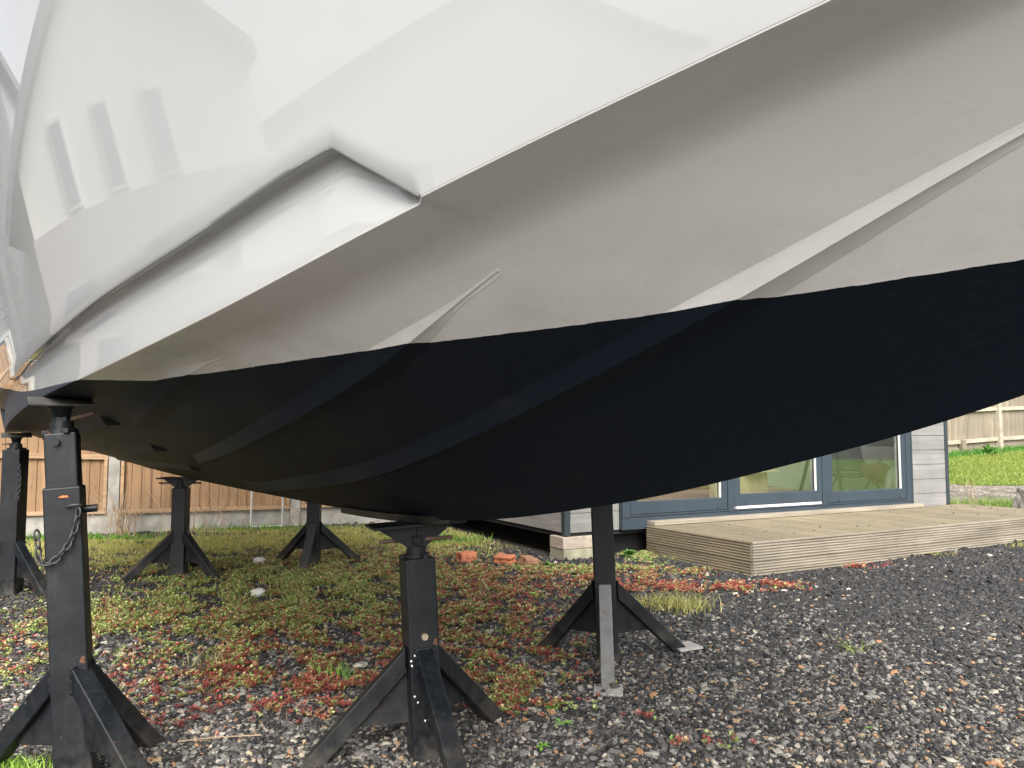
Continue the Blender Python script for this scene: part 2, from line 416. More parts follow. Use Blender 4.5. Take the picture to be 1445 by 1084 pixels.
# spray rails: triangular section proud of the bottom
def rail(s0, s1, pe0, pr, ez, taper_f, sg, n=40, drop=.0, inb=.05, taper_a=0, wid=.018):
    mb = MB(); rows = []; pe = lambda s: pr(s) - wid
    for s in np.linspace(s0, s1, n):
        tf = min(1, (s - s0) / taper_f) if taper_f else 1
        if taper_a: tf = min(tf, max(0, (s1 - s) / taper_a))
        tf = tf * tf * (3 - 2 * tf) * .98 + .02
        p1, p2 = pe(s), pr(s)
        zb = bottom_z(s, p1); z = zb - (zb - ez(s)) * tf if ez else zb - drop * tf * (1 + .55 * float(sstep(-1.35, -.4, s)) * (s0 < -.6))
        z = min(z, zb - .0015)
        p2 = p1 + (p2 - p1) * max(tf, .12)
        pi = max(.01, p1 - inb * max(tf, .15))
        e = lambda pp, q: (s, sg * pp, q)
        fw = .005 * tf; hz_ = zb - z
        rows.append([e(p2 + fw + .004, bottom_z(s, p2 + fw + .004) + .003), e(p2 + fw, bottom_z(s, p2 + fw) - .0004), e(p2 + fw * .35, bottom_z(s, p2 + fw * .35) - .0006 - hz_ * .07), e(p2, bottom_z(s, p2) - hz_ * .20), e(p1 + (p2 - p1) * .08, z + (bottom_z(s, p2) - z) * .06), e(p1, z), e(p1 - .004, z), e(pi, bottom_z(s, pi) - .001), e(pi - .004, bottom_z(s, pi) + .004)])
    mb.grid(rows, flip=(sg > 0))
    mb.add(rows[0], [tuple(range(9)) if sg > 0 else tuple(range(9))[::-1]]); mb.add(rows[-1], [tuple(range(9))[::-1] if sg > 0 else tuple(range(9))])
    return mb.build('spray_rail', M['hull'], boat, smooth=True, angle=34)
e2p = catmull([-2.5, -1.9, -1.5, -.9, -.3, .1, .5, 1.1, 1.6], [.20, .285, .30, .30, .28, .25, .205, .145, .13])
r2p = catmull([-2.5, -1.9, -1.5, -.9, -.3, .1, .5, 1.1, 1.6], [.21, .300, .333, .355, .335, .31, .27, .195, .18])
e1p = catmull([-1.4, -1.2, -.7, -.1, .5, 1.05], [.545, .55, .565, .55, .5, .45])
r1p = catmull([-1.4, -1.2, -.7, -.1, .5, 1.05], [.552, .566, .597, .59, .54, .48])
e0p = catmull([-.6, -.3, .1, .5, .7], [.745, .775, .775, .755, .735]); r0p = catmull([-.6, -.3, .1, .5, .7], [.75, .80, .805, .785, .765])
for sg in (1, -1):
    rail(-2.15, 1.42, e2p, r2p, None, .9, sg, 70, .020)
    rail(-1.265, 1.03, e1p, r1p, None, .45, sg, 50, .018)
    rail(-.50, .62, e0p, r0p, None, .35, sg, 34, .017)
    rail(1.75, 4.3, lambda s: .30, lambda s: .35, None, 0, sg, 20, .020)
    rail(1.25, 4.3, lambda s: .56, lambda s: .605, None, 0, sg, 20, .022)
    rail(.86, 4.3, lambda s: .80, lambda s: .835, None, 0, sg, 20, .026)

# topsides with the recessed band that ends in a notch forward
US = [-1.335, -1.3, -1.267, -1.233, -1.209, -1.192, -1.176, -1.136, -1.085, -0.992, -0.883, -0.756, -0.6, -0.446, -0.244, -0.039, 0.248, 0.551, 1.112, 1.932, 5]
UZ = [1.335, 1.359, 1.382, 1.405, 1.422, 1.434, 1.434, 1.428, 1.42, 1.403, 1.383, 1.365, 1.347, 1.332, 1.314, 1.296, 1.276, 1.261, 1.247, 1.247, 1.24]
def u_z(s): return float(np.interp(s, US, UZ))
TS = np.concatenate([np.linspace(-3.25, -2.96, 7), S])
REC = .030
for sg in (1, -1):
    mb = MB(); rows = []
    for s in TS:
        zs = sheer_z(s); s_ = s
        if s < -2.95:
            z0 = keel_z(s); fr = (z0 - 1.70) / .7
            pf = lambda z: sheer_p(s) * max(0, (z - z0) / (zs - z0)) ** .8
            zb = z0
        else:
            pf = lambda z: side_p(s, z); zb = chine_z(s) + .0015
        if s <= NOTCH: zu = zb + .004; inset = 0
        else: zu = max(u_z(s), zb + .004); inset = REC
        # inset ramps in over a short fillet behind the notch edge
        if s > -1.32:
            hgt = zu - zb; inset = LIP * min(1, (s - NOTCH) / .018) + (REC - LIP) * min(1, hgt / .03)
        r = []
        P_ = lambda p, z: (s, sg * p, z)
        bandh = zu - zb
        if inset > 0:
            band = lambda z: pf(z) - inset * (.25 + .75 * min(1, (z - zb) / max(.02, bandh * .8)))
            ck = np.array([0, .05, .2, .4, .6, .8, .9])
            for q in ck:
                z = zb + bandh * q * .86; pp = pf(z) - min(inset, LIP * min(1, (s - NOTCH) / .018)) - (inset - min(inset, LIP)) * q / .9 * .98
                if q == 0: pp = chine_p(s) + lip(s)
                r.append(P_(pp, z))
            r.append(P_(pf(zu) - inset * .97, zu - min(.012, bandh * .10))); r.append(P_(pf(zu) - inset * .80, zu - min(.007, bandh * .05)))
            r.append(P_(pf(zu) - inset * .30, zu - .004)); r.append(P_(pf(zu) - .003, zu - .0025)); r.append(P_(pf(zu + .002), zu + .002))
        else:
            for q in [0, .05, .2, .4, .6, .8, .9, .92, .96, .98, .99, 1.]:
                z = zb + bandh * q; r.append(P_(pf(z), z))
        z1 = r[-1][2]
        for q in np.linspace(0, 1, 26)[1:]:
            z = z1 + (zs - z1) * q; r.append(P_(pf(z), z))
        rows.append(r)
    mb.grid(rows, flip=(sg < 0))
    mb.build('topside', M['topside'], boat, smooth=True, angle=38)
# transom and foredeck close the shell
mb = MB(); s = 5.0
sec = [(s, 0, keel_z(s))] + [(s, chine_p(s) * q, bottom_z(s, chine_p(s) * q)) for q in (.3, .6, .9, 1)]
sec[-1] = (s, chine_p(s), chine_z(s)); sec += [(s, side_p(s, z), z) for z in np.linspace(chine_z(s), 2.2, 8)[1:]]
full = sec + [(a_, -b_, c_) for a_, b_, c_ in sec[::-1][:-1]]
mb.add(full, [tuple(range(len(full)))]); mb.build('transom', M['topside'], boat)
mb = MB(); rows = []
for s in TS: rows.append([(s, sheer_p(s) * q, sheer_z(s) + .07 * (1 - q * q) * min(1, sheer_p(s))) for q in np.linspace(-1, 1, 11)])
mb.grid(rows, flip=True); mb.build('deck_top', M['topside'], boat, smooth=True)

def boat_to_world(s, p, z=0): return boat_m @ Vector((s, p, z))
boat_m = Matrix.Translation(OR) @ Matrix.Rotation(math.atan2(u2.y, u2.x), 4, 'Z')

# ------------------------------------------------------------------ boat stands
def gusset(mb, ang, r0, r1, z_low, z_hi, th=.006):
    d = Vector((math.cos(ang), math.sin(ang), 0)); n = Vector((-d.y, d.x, 0)) * th / 2
    pts = [d * r0 + Vector((0, 0, z_low)), d * (r1 * .60) + Vector((0, 0, z_low)), d * r0 + Vector((0, 0, z_hi))]
    mb.add([p + n for p in pts] + [p - n for p in pts], [(0, 1, 2), (5, 4, 3), (0, 3, 4, 1), (1, 4, 5, 2), (2, 5, 3, 0)])
def chain(pts, mat, parent, name='chain', link=.026, wr=.0028):
    pts = [Vector(p) for p in pts]; mb = MB()
    L = [0]
    for a_, b_ in zip(pts, pts[1:]): L.append(L[-1] + (b_ - a_).length)
    n = max(2, int(L[-1] / (link * .78)))
    def at(d):
        for i in range(len(pts) - 1):
            if d <= L[i + 1] or i == len(pts) - 2:
                return pts[i].lerp(pts[i + 1], (d - L[i]) / (L[i + 1] - L[i])), (pts[i + 1] - pts[i]).normalized()
    for i in range(n):
        c, d = at(L[-1] * (i + .5) / n)
        x = d.cross(Vector((.3, .9, .2))).normalized(); y = d.cross(x)
        if i % 2: x, y = y, x
        ring = []
        for q in range(14):
            t = q / 14 * 2 * math.pi; ring.append(c + d * (math.cos(t) * link * .5) + x * (math.sin(t) * link * .27))
        mb.tube(ring, wr, 6, closed=True)
    return mb.build(name, mat, parent, smooth=True)
def stand(loc, top_z, post_rot, legs, label, size=.10, outer=.64, inner=None, leg_r=.40, leg_z=.345, lean=(0, 0), pad='vee',
          handle=None, foot=False, chn=None, hole=True, leg_mats=None, pad_tilt=(0, 0), bolt=None, foot_plates=()):
    x, y = loc; z0 = gz(x, y) - .012
    root = empty('boat_stand', (x, y, z0), 0, label, 'boat stand', 'black steel stands holding up the boat')
    H_ = top_z - z0
    root.rotation_euler = (lean[1], lean[0], 0)
    rot = Matrix.Rotation(R(post_rot), 3, 'Z')
    m = MB(); m.box((0, 0, outer / 2), (size, size, outer), rot); m.build('post', M['steel'], root, bevel=.006, seg=3)
    ztop = outer
    if inner:
        m = MB(); m.box((0, 0, (outer - .1 + inner) / 2), (size * .86, size * .86, inner - outer + .1), rot); 
        m.build('inner_post', M['steel'], root, bevel=.005); ztop = inner
    m = MB(); c = size * .40; m.tube([(0, 0, ztop - .02), (0, 0, ztop + .012), (0, 0, ztop + .0121), (0, 0, ztop + .035)], [c, c, c * .8, c * .8], 20)
    m.build('collar', M['steel'], root, smooth=True, angle=30)
    # four bolt lugs round the collar
    for q in range(3):
        d = rot @ Vector((math.cos(q * 2.1 - 1.2), math.sin(q * 2.1 - 1.2), 0)) * (c + .008); m = MB(); m.box((d.x, d.y, ztop + .004), (.016, .016, .014), rot)
        m.build('lug', M['steel'], root, bevel=.002)
    # screw
    m = MB(); pts = []; rr = []
    zz = ztop
    while zz < H_ - .012: pts += [(0, 0, zz), (0, 0, zz + .003)]; rr += [.0165, .0145]; zz += .006
    m.tube(pts, rr, 14); m.build('screw', M['thread'], root, smooth=True, angle=20)
    hz_ = handle[0] if handle else ztop + .045
    m = MB(); m.tube([(0, 0, hz_ - .013), (0, 0, hz_ + .013)], .027, 6); nut = m.build('nut', M['steel'], root, bevel=.002)
    ang, l0, l1 = (handle[1], handle[2], handle[3]) if handle else (0, .10, .10)
    d = Vector((math.cos(R(ang)), math.sin(R(ang)), handle[4] if handle and len(handle) > 4 else 0))
    m = MB(); m.tube([Vector((0, 0, hz_)) - d * l0, Vector((0, 0, hz_)) + d * l1], .0068, 8); m.build('handle_bar', M['rust'], nut, smooth=True, angle=40)
    # legs
    for i, a_ in enumerate(legs):
        ra = R(a_); d = Vector((math.cos(ra), math.sin(ra), 0)); r0 = size * .52
        lr = leg_r[i] if isinstance(leg_r, (list, tuple)) else leg_r
        m = MB()
        wd = .056
        # mitred ends: vertical at the post, horizontal at the ground
        n = Vector((-d.y, d.x, 0)) * wd / 2
        def P2(r_, z_): return d * r_ + Vector((0, 0, z_))
        gzl = (gz(x + d.x * lr, y + d.y * lr) - .006) - z0
        slope = (leg_z - gzl) / (lr - r0); hy = wd * math.sqrt(1 + slope ** 2); 
        prof = [P2(r0, leg_z), P2(r0, leg_z - hy), P2(lr - hy / slope, gzl), P2(lr, gzl)]
        m.add([p + n for p in prof] + [p - n for p in prof], [(0, 1, 2, 3), (7, 6, 5, 4), (0, 4, 5, 1), (1, 5, 6, 2), (2, 6, 7, 3), (3, 7, 4, 0)])
        lm = (leg_mats or {}).get(i, M['steel'])
        lg = m.build('leg', lm, root, bevel=.004)
        if lm is M['steel_worn']: lg['label'] = 'leg worn to bare grey'
        wb = MB(); rw = random.Random(i); zs_ = np.linspace(leg_z - hy, leg_z + .002, 16)
        for sg_ in (-1, 1): wb.tube([d * (r0 + .001) + n * sg_ * 1.03 + Vector((0, 0, z_)) for z_ in zs_], [rw.uniform(.0028, .0052) for _ in zs_], 6)
        wb.tube([d * (r0 + .001) + n * q_ + Vector((0, 0, leg_z + .001)) for q_ in np.linspace(-1, 1, 10)], [rw.uniform(.003, .0055) for _ in range(10)], 6)
        wb.build('weld_bead', M['steel'], lg, smooth=True)
        g = MB(); gusset(g, ra, r0 - .004, lr * .96, .125, leg_z - hy * .9); g.build('gusset', M['steel'], root)
        if i in foot_plates:
            g = MB(); g.box(d * (lr - .01) + Vector((0, 0, gzl + .014)), (.125, .115, .010), Matrix.Rotation(ra, 3, 'Z')); g.build('foot_plate', M['bare_plate'], lg, bevel=.001)
    if hole:
        n = rot @ Vector((0, -1, 0))
        for hz2 in hole:
            m = MB(); c_ = n * (size / 2 + .0008) + Vector((0, 0, hz2)); m.tube([c_ - n * .003, c_], .0125, 16); m.build('pin_hole', M['felt'], root)
    if bolt:
        bz, axis, ln, r_, mt = bolt; n = rot @ Vector(axis)
        m = MB(); m.tube([n * (size / 2 - .01) + Vector((0, 0, bz)), n * (size / 2 + ln) + Vector((0, 0, bz))], r_, 14); m.build('pin', mt, root, smooth=True, angle=40)
    if pad == 'vee':     # flat plate on two triangular webs
        pr = Matrix.Rotation(R(post_rot), 3, 'Z') @ Matrix.Rotation(pad_tilt[0], 3, 'X') @ Matrix.Rotation(pad_tilt[1], 3, 'Y')
        m = MB(); h = H_
        for yy in (-.012, .012):
            pts = [Vector((-.13, yy, h - .010)), Vector((.13, yy, h - .010)), Vector((.022, yy, h - .085)), Vector((-.022, yy, h - .085))]
            q = [Matrix.Rotation(R(post_rot), 3, 'Z') @ (p_ + Vector((0, .003, 0))) for p_ in pts] + [Matrix.Rotation(R(post_rot), 3, 'Z') @ (p_ - Vector((0, .003, 0))) for p_ in pts]
            m.add(q, [(0, 1, 2, 3), (7, 6, 5, 4), (0, 4, 5, 1), (1, 5, 6, 2), (2, 6, 7, 3), (3, 7, 4, 0)])
        br = m.build('pad_bracket', M['steel'], root)
        m = MB(); m.box((0, 0, h - .005), (.30, .16, .010), pr); m.build('pad_plate', M['steel'], root, bevel=.002)
    else:
        pr = Matrix.Rotation(pad_tilt[2], 3, 'Z') @ Matrix.Rotation(pad_tilt[0], 3, 'X') @ Matrix.Rotation(pad_tilt[1], 3, 'Y')
        m = MB(); m.tube([(0, 0, H_ - .07), (0, 0, H_ - .03), (0, 0, H_ - .018)], [.02, .03, .045], 12)
        m.build('pad_bracket', M['steel'], root, smooth=True)
        m = MB(); m.box((0, 0, H_ - .006), (.17, .12, .008), pr); m.build('pad_plate', M['pad_wood'], root, bevel=.002)
    if chn: chain([Vector(p) for p in chn], M['dark_metal'], root)
    return root

stA = stand((-1.275, 2.33), 1.135, 21, (165, -34, 76), 'nearest black stand at the left edge with an orange mark and a hanging chain', size=.100, outer=.885, inner=1.045,
      leg_r=(.42, .46, .35), leg_z=.36, lean=(R(-4.6), 0), pad='flat', pad_tilt=(R(14), R(4), R(34)), handle=(1.08, 25, .03, .085, .25), hole=False,
      bolt=(.812, (1, 0, 0), .035, .0115, M['steel']))
m = MB(); m.add([(-.006, -.0545, .852), (.030, -.0565, .855), (.028, -.0565, .866), (.010, -.0555, .861), (-.006, -.0548, .868)], [(0, 1, 2, 3, 4)])
stK = stand((-.275, 2.545), .742, 21, (-69, 56, -171), 'black stand under the keel in the middle with white paint flecks', size=.100, outer=.645, leg_r=(.50, .42, .42), leg_z=.36,
      lean=(R(-3.2), 0), handle=(.70, 4, .12, .12), hole=(.548,), bolt=(.40, (0, -1, 0), .012, .0105, M['bolt']))
stD = stand((.44, 3.60), 1.13, -4, (-97, 20, 143), 'black stand right of the middle with one leg worn pale grey', size=.098, outer=1.02, leg_r=(.45, .42, .40), leg_z=.365, lean=(R(-2.0), 0),
      hole=False, leg_mats={0: M['steel_worn']}, foot_plates=(0, 1), pad='flat', pad_tilt=(R(-22), 0, R(124)))
stB = stand((-2.415, 5.66), .722, 2, (-147, -24, 92), 'small far stand under the keel beside the brown fence', size=.10, outer=.655, leg_r=.41, handle=(.69, 4, .16, .14), hole=False,
      bolt=(.30, (-1, 0, 0), .03, .008, M['rust']), chn=[(.055, -.02, .38), (.07, -.03, .33), (.065, -.03, .28)])
stC = stand((-1.585, 6.22), 1.05, 3, (-88, 32, 152), 'farthest stand with its top hidden by the hull', size=.10, outer=.92, leg_r=.42, hole=False, leg_mats={0: M['steel_faded']}, pad='flat', pad_tilt=(R(-18), 0, R(124)))
stF = stand((-3.25, 5.06), 1.035, 3, (-25, 95, 215), 'far left stand partly cut by the picture edge', size=.112, outer=.945, leg_r=.42, leg_z=.37, pad='flat', pad_tilt=(R(12), 0, R(34)),
      handle=(.98, 170, .02, .10), hole=(.86, .77), chn=[(.058, -.05, .85), (.068, -.05, .74), (.06, -.05, .62)])
# details on the nearest stand
def plate_quad(parent, name, mat, c, sx, sz, rot=0, seed=0):
    r_ = random.Random(seed); m = MB(); n = 9; R3 = Matrix.Rotation(R(rot), 3, 'Z')
    ring = [Vector((math.cos(t * 2 * math.pi / n) * sx * r_.uniform(.6, 1.2), 0, math.sin(t * 2 * math.pi / n) * sz * r_.uniform(.5, 1.2))) for t in range(n)]
    fr = [Vector(c) + R3 @ (p + Vector((0, -.0006, 0))) for p in ring]; bk = [Vector(c) + R3 @ (p + Vector((0, .001, 0))) for p in ring]
    m.add(fr + bk, [tuple(range(n))] + [(i, (i + n), (i + 1) % n + n, (i + 1) % n) for i in range(n)]); return m.build(name, mat, parent)
R6 = Matrix.Rotation(R(21), 3, 'Z')
plate_quad(stA, 'orange_mark', M['orange'], R6 @ Vector((.006, -.0507, .856)), .014, .004, 21, 3)
hook = MB(); c0 = R6 @ Vector((.035, -.053, .825)); hook.tube([c0 + Vector((-.02, .0, 0)), c0 + Vector((-.02, -.012, .0)), c0 + Vector((.0, -.014, .004)), c0 + Vector((.018, -.01, .004)), c0 + Vector((.022, .004, 0))], .0042, 8)
hook.build('chain_hook', M['dark_metal'], stA, smooth=True)
pts = [R6 @ Vector(p) for p in [(.045, -.066, .818), (.038, -.066, .77), (.018, -.066, .72), (-.012, -.066, .682), (-.036, -.066, .667), (-.055, -.066, .668), (-.062, -.062, .69), (-.064, -.060, .73), (-.066, -.055, .765)]]
chain(pts, M['dark_metal'], stA, link=.030, wr=.0032)
m = MB(); m.tube([R6 @ Vector((-.01, -.046, 1.018)), R6 @ Vector((-.01, -.058, 1.018))], .011, 10); m.build('bolt_head', M['steel'], stA)
for i, (dx, z_) in enumerate([(-.046, .33), (-.034, .345), (-.040, .22), (-.03, .20), (-.044, .315), (-.01, .14), (.006, .125), (.018, .115)]):
    plate_quad(stK, 'paint_fleck', M['whitespot'], Matrix.Rotation(R(21), 3, 'Z') @ Vector((dx, -.0508, z_)), .003, .004, 21, i)

# ------------------------------------------------------------------ left fence (new boards between concrete posts)
fd = Vector((.945, .325, 0)).normalized(); F0 = Vector((-5.25, 7.9, 0))
fence = empty('wooden_fence', F0, math.atan2(fd.y, fd.x), 'orange brown feather-edge fence with concrete posts and gravel boards behind the boat', 'fence')
posts = [1.075 + 1.86 * k for k in range(-1, 5)]
for i, t in enumerate(posts):
    wp = F0 + fd * t; g = gz(wp.x, wp.y)
    m = MB(); m.box((t, 0, .9 + g), (.11, .10, 2.0)); m.build('concrete_post', M['concrete'], fence, bevel=.006)
    if i == len(posts) - 1: break
    a_, b_ = t + .056, posts[i + 1] - .056; L_ = b_ - a_
    m = MB(); m.box(((a_ + b_) / 2, .0, .075 + g), (L_, .045, .27)); m.build('gravel_board', M['concrete'], fence, bevel=.004)
    tilt = -.026 if i == 0 else (.004 if i == 1 else random.uniform(-.008, .008))
    pan = MB(); n = int(round(L_ / .0975))
    for q in range(n):
        x0 = a_ + q * L_ / n; x1 = x0 + L_ / n + .012; dz = random.uniform(-.006, .006)
        zb, zt = .212 + g, 1.86 + g + dz
        vs = [(x0, -.008 , zb), (x1, -.020 , zb), (x1, -.008, zb), (x0, .0, zb), (x0, -.008, zt), (x1, -.020, zt), (x1, -.008, zt), (x0, .0, zt)]
        pan.add(vs, [(0, 3, 2, 1), (4, 5, 6, 7), (0, 1, 5, 4), (1, 2, 6, 5), (2, 3, 7, 6), (3, 0, 4, 7)])
    pan.build('board_panel', M['fence_new'], fence)
    for zr in (.225, .82, 1.55):
        m = MB(); dz = tilt * L_ / 2 if zr > .5 else 0
        m.beam((a_, -.038, zr + g - dz * 0 + (-.0 if not dz else -dz)), (b_, -.038, zr + g + dz), .034, .05 if zr > .5 else .042)
        m.build('rail', M['fence_rail'], fence, bevel=.003)
    for xx in (a_ + .024, b_ - .024):
        m = MB(); m.box((xx, -.038, 1.03 + g), (.034, .03, 1.56)); m.build('edge_batten', M['fence_rail'], fence, bevel=.003)

# ------------------------------------------------------------------ garden cabin
cab = empty('garden_cabin', C0, CAB_RZ, 'garden cabin with weathered grey boards and blue grey glazed doors beside the deck', 'cabin')
ZB = .215; ZT = 2.7; CL = 5.247; CD = 3.2
def boards(x0, x1, yfix, axis, mat, name, flip=1):
    m = MB(); z = ZB
    while z < ZT:
        zt = min(z + .163, ZT)
        if axis == 'x': m.box(((x0 + x1) / 2, yfix + .010, (z + zt) / 2), (x1 - x0, .02, zt - z - .005))
        else: m.box((yfix + .010 * flip, (x0 + x1) / 2, (z + zt) / 2), (.02, x1 - x0, zt - z - .005))
        z += .163
    return m.build(name, mat, cab, bevel=.002)
boards(.052, .552, 0, 'x', M['clad'], 'cladding'); boards(4.49, CL - .062, 0, 'x', M['clad'], 'cladding')
boards(.052, CD - .05, 0, 'y', M['clad_side'], 'side_cladding'); boards(.052, CD - .05, CL, 'y', M['clad_side'], 'side_cladding', -1)
m = MB()
for cx in (.022, CL - .028):
    for cy in (.022, CD - .022): m = MB(); m.box((cx, cy, (ZB + ZT) / 2 - .01), (.056, .056, ZT - ZB + .02)); m.build('corner_trim', M['trim'], cab, bevel=.003)
m = MB()   # inner shell, floor, back wall, roof
m.box((CL / 2, CD / 2, ZB + .045), (CL - .06, CD - .06, .07)); m.build('floor', M['floor_in'], cab)
m = MB(); m.box((CL / 2, CD - .04, 1.46), (CL - .1, .04, 2.35)); m.build('back_wall', M['green_wall'], cab)
for c_, d_ in (((.045, CD / 2, 1.46), (.03, CD - .12, 2.35)), ((CL - .045, CD / 2, 1.46), (.03, CD - .12, 2.35)), ((.31, .045, 1.46), (.48, .03, 2.35)), ((4.86, .045, 1.46), (.68, .03, 2.35))): m = MB(); m.box(c_, d_); m.build('lining', M['white_wall'], cab)
m = MB(); y0_, y1_ = CD / 2 - .1 - (CD + .6) / 2, CD / 2 - .1 + (CD + .6) / 2
for xa, xb, ya, yb in ((-.15, CL + .15, y0_, .7), (-.15, CL + .15, 2.6, y1_), (-.15, .6, .7, 2.6), (CL - .6, CL + .15, .7, 2.6)): m.box(((xa + xb) / 2, (ya + yb) / 2, ZT + .08), (xb - xa, yb - ya, .14))
rf_ = m.build('roof', M['trim'], cab)
m = MB(); m.box((CL / 2, 1.65, ZT + .10), (CL - 1.2, 1.9, .01)); m.build('added_roof_opening', M['glass'], rf_)  # glazed opening added in the unseen roof to brighten the room
m = MB(); m.box((CL / 2, CD / 2, ZB - .02), (CL - .03, CD - .03, .03)); m.build('underside', M['felt'], cab)
m = MB(); m.box((CL / 2 , .16, .1), (CL - .1, .03, .2)); m.box((CL/2, CD - .15, .09), (CL - .1, .03, .22)); m.build('gap_darkener', M['felt'], cab)  # black strips added to close the gap and keep it dark below
# door frame (blue grey)
fx0, fx1 = .555, 4.485
m = MB(); m.box(((fx0 + fx1) / 2, -.012, ZB + .055), (fx1 - fx0, .075, .11)); m.build('door_sill', M['frame'], cab, bevel=.004)
m = MB(); m.box(((fx0 + fx1) / 2, -.032, ZB + .118), (fx1 - fx0 - .03, .055, .014)); m.build('sill_drip', M['frame'], cab, bevel=.003)
m = MB(); m.box(((fx0 + fx1) / 2, -.012, 2.42), (fx1 - fx0, .075, .10)); m.build('door_head', M['frame'], cab, bevel=.004)
def tpos(px): pass
mull = [(.555, .635), (1.77, 1.845), (3.06, 3.13), (4.405, 4.485)]
for a_, b_ in mull:
    m = MB(); m.box(((a_ + b_) / 2, -.014, 1.34), (b_ - a_, .08, 2.06)); m.build('frame_post', M['frame'], cab, bevel=.004)
m = MB(); m.box((4.50, -.03, 1.2), (.028, .05, 2.1)); m.build('frame_edge', M['trim'], cab, bevel=.002)
pan_x = [(.64, 1.765), (1.85, 3.055), (3.135, 4.40)]
for i, (a_, b_) in enumerate(pan_x):
    lo = ZB + .128 + (.022 if i == 1 else 0)
    fr_ = MB()
    fr_.box(((a_ + b_) / 2, -.022, lo + .055), (b_ - a_ - .004, .055, .11)); fr_.box(((a_ + b_) / 2, -.022, 2.33), (b_ - a_ - .004, .055, .08))
    wd = .075
    fr_.box((a_ + wd / 2, -.022, (lo + .11 + 2.29) / 2), (wd, .055, 2.29 - lo - .11)); fr_.box((b_ - wd / 2, -.022, (lo + .11 + 2.29) / 2), (wd, .055, 2.29 - lo - .11))
    door = fr_.build('door', M['frame'], cab, bevel=.004)
    m = MB(); m.box(((a_ + b_) / 2, -.012, (lo + 2.29) / 2 + .05), (b_ - a_ - wd * 2 - .002, .006, 2.29 - lo - .115)); m.build('pane', M['glass'], door)
    m = MB()
    m.box((b_ - wd - .006, -.034, 1.3), (.010, .02, 1.8))
    m.build('glazing_bead', M['white_wall'], door)
    for xx in (a_ + .16, b_ - .12): m = MB(); m.tube([(xx, -.052, lo + .022), (xx, -.058, lo + .022)], .011, 10); m.build('drain_cap', M['frame'], door)
m = MB(); m.box((2.45, -.045, ZB + .137), (1.16, .03, .022)); m.build('threshold_strip', M['cloth_white'], cab)

def inside(name, x, y, label, cat, rz=0):
    p = C0 + FX * x + FY * y; return empty(name, (p.x, p.y, ZB + .08), CAB_RZ + rz, label, cat)
o = inside('cardboard_box', 3.05, 1.1, 'tan cardboard box seen through the middle door pane', 'box', .3)
m = MB(); m.box((0, 0, .19), (.62, .4, .38)); m.build('carton', M['card'], o, bevel=.004)
m = MB(); m.add([(-.31, -.2, .382), (.31, -.2, .382), (.30, -.36, .33), (-.30, -.36, .33)], [(0, 1, 2, 3)]); m.add([(-.31, .2, .382), (.31, .2, .382), (.30, .33, .44), (-.30, .33, .44)], [(3, 2, 1, 0)]); m.build('flap', M['card'], o)
o = inside('easel', 4.15, .75, 'thin dark easel legs behind the right door pane', 'easel')
for a_, b_ in [((-.22, .1, 0), (-.06, 0, 1.3)), ((.2, 0, 0), (.04, 0, 1.3)), ((0, .45, 0), (0, .02, 1.3))]:
    m = MB(); m.beam(a_, b_, .035, .025, (0, 1, 0)); m.build('leg', M['dark_metal'], o)
m = MB(); m.beam((-.2, -.02, .55), (.2, -.02, .55), .03, .04); m.build('ledge', M['dark_metal'], o)
o = inside('folding_chair', 4.72, .85, 'dark green fabric folding chair inside the right door pane', 'chair', -.3)
m = MB(); m.box((0, 0, .25), (.50, .42, .03)); m.build('seat', M['green_fabric'], o, bevel=.01)
m = MB(); m.box((0, .22, .50), (.52, .03, .42), Matrix.Rotation(R(-12), 3, 'X')); m.build('backrest', M['green_fabric'], o, bevel=.01)
for sx in (-.24, .24):
    for sy in (-.2, .2): m = MB(); m.tube([(sx, sy, 0), (sx, -sy * .9, .45)], .011, 8); m.build('leg', M['dark_metal'], o)
def blob(mb, c, r, seed, n=12, mth=8, amp=.22):
    r_ = np.random.default_rng(seed); rows = []
    ph = r_.uniform(0, 6, 6)
    for i in range(mth + 1):
        th = math.pi * i / mth; row = []
        for j in range(n + 1):
            a_ = 2 * math.pi * j / n
            k = 1 + amp * (math.sin(2 * a_ + ph[0]) * math.sin(th) + .6 * math.sin(3 * a_ + 2 * th + ph[1]) * math.sin(th) + .5 * math.cos(3 * th + ph[2]))
            row.append((c[0] + r[0] * k * math.sin(th) * math.cos(a_), c[1] + r[1] * k * math.sin(th) * math.sin(a_), c[2] + r[2] * k * math.cos(th)))
        rows.append(row)
    mb.grid(rows, flip=True)
o = inside('cushion', 4.66, .5, 'dark red cushion heaped on the folding chair indoors', 'cushion'); o.location.z += .30
m = MB(); blob(m, (0, 0, 0), (.2, .13, .12), 5); m.build('cushion_body', M['cloth_red'], o, smooth=True)
m = MB(); m.tube([(.2 * math.cos(t), .13 * math.sin(t), .0) for t in np.linspace(0, 6.28, 25)[:-1]], .008, 6, True); m.build('piping', M['cloth_red'], o)
m = MB(); blob(m, (0, 0, 0), (.09, .10, .2), 8, amp=.3)
o = m.build('white_cloth', M['cloth_white'], None, smooth=True); p = C0 + FX * 4.68 + FY * .28; o.location = (p.x, p.y, ZB + .26)
tag(o, 'crumpled white cloth in front of the dark red cushion indoors', 'cloth')

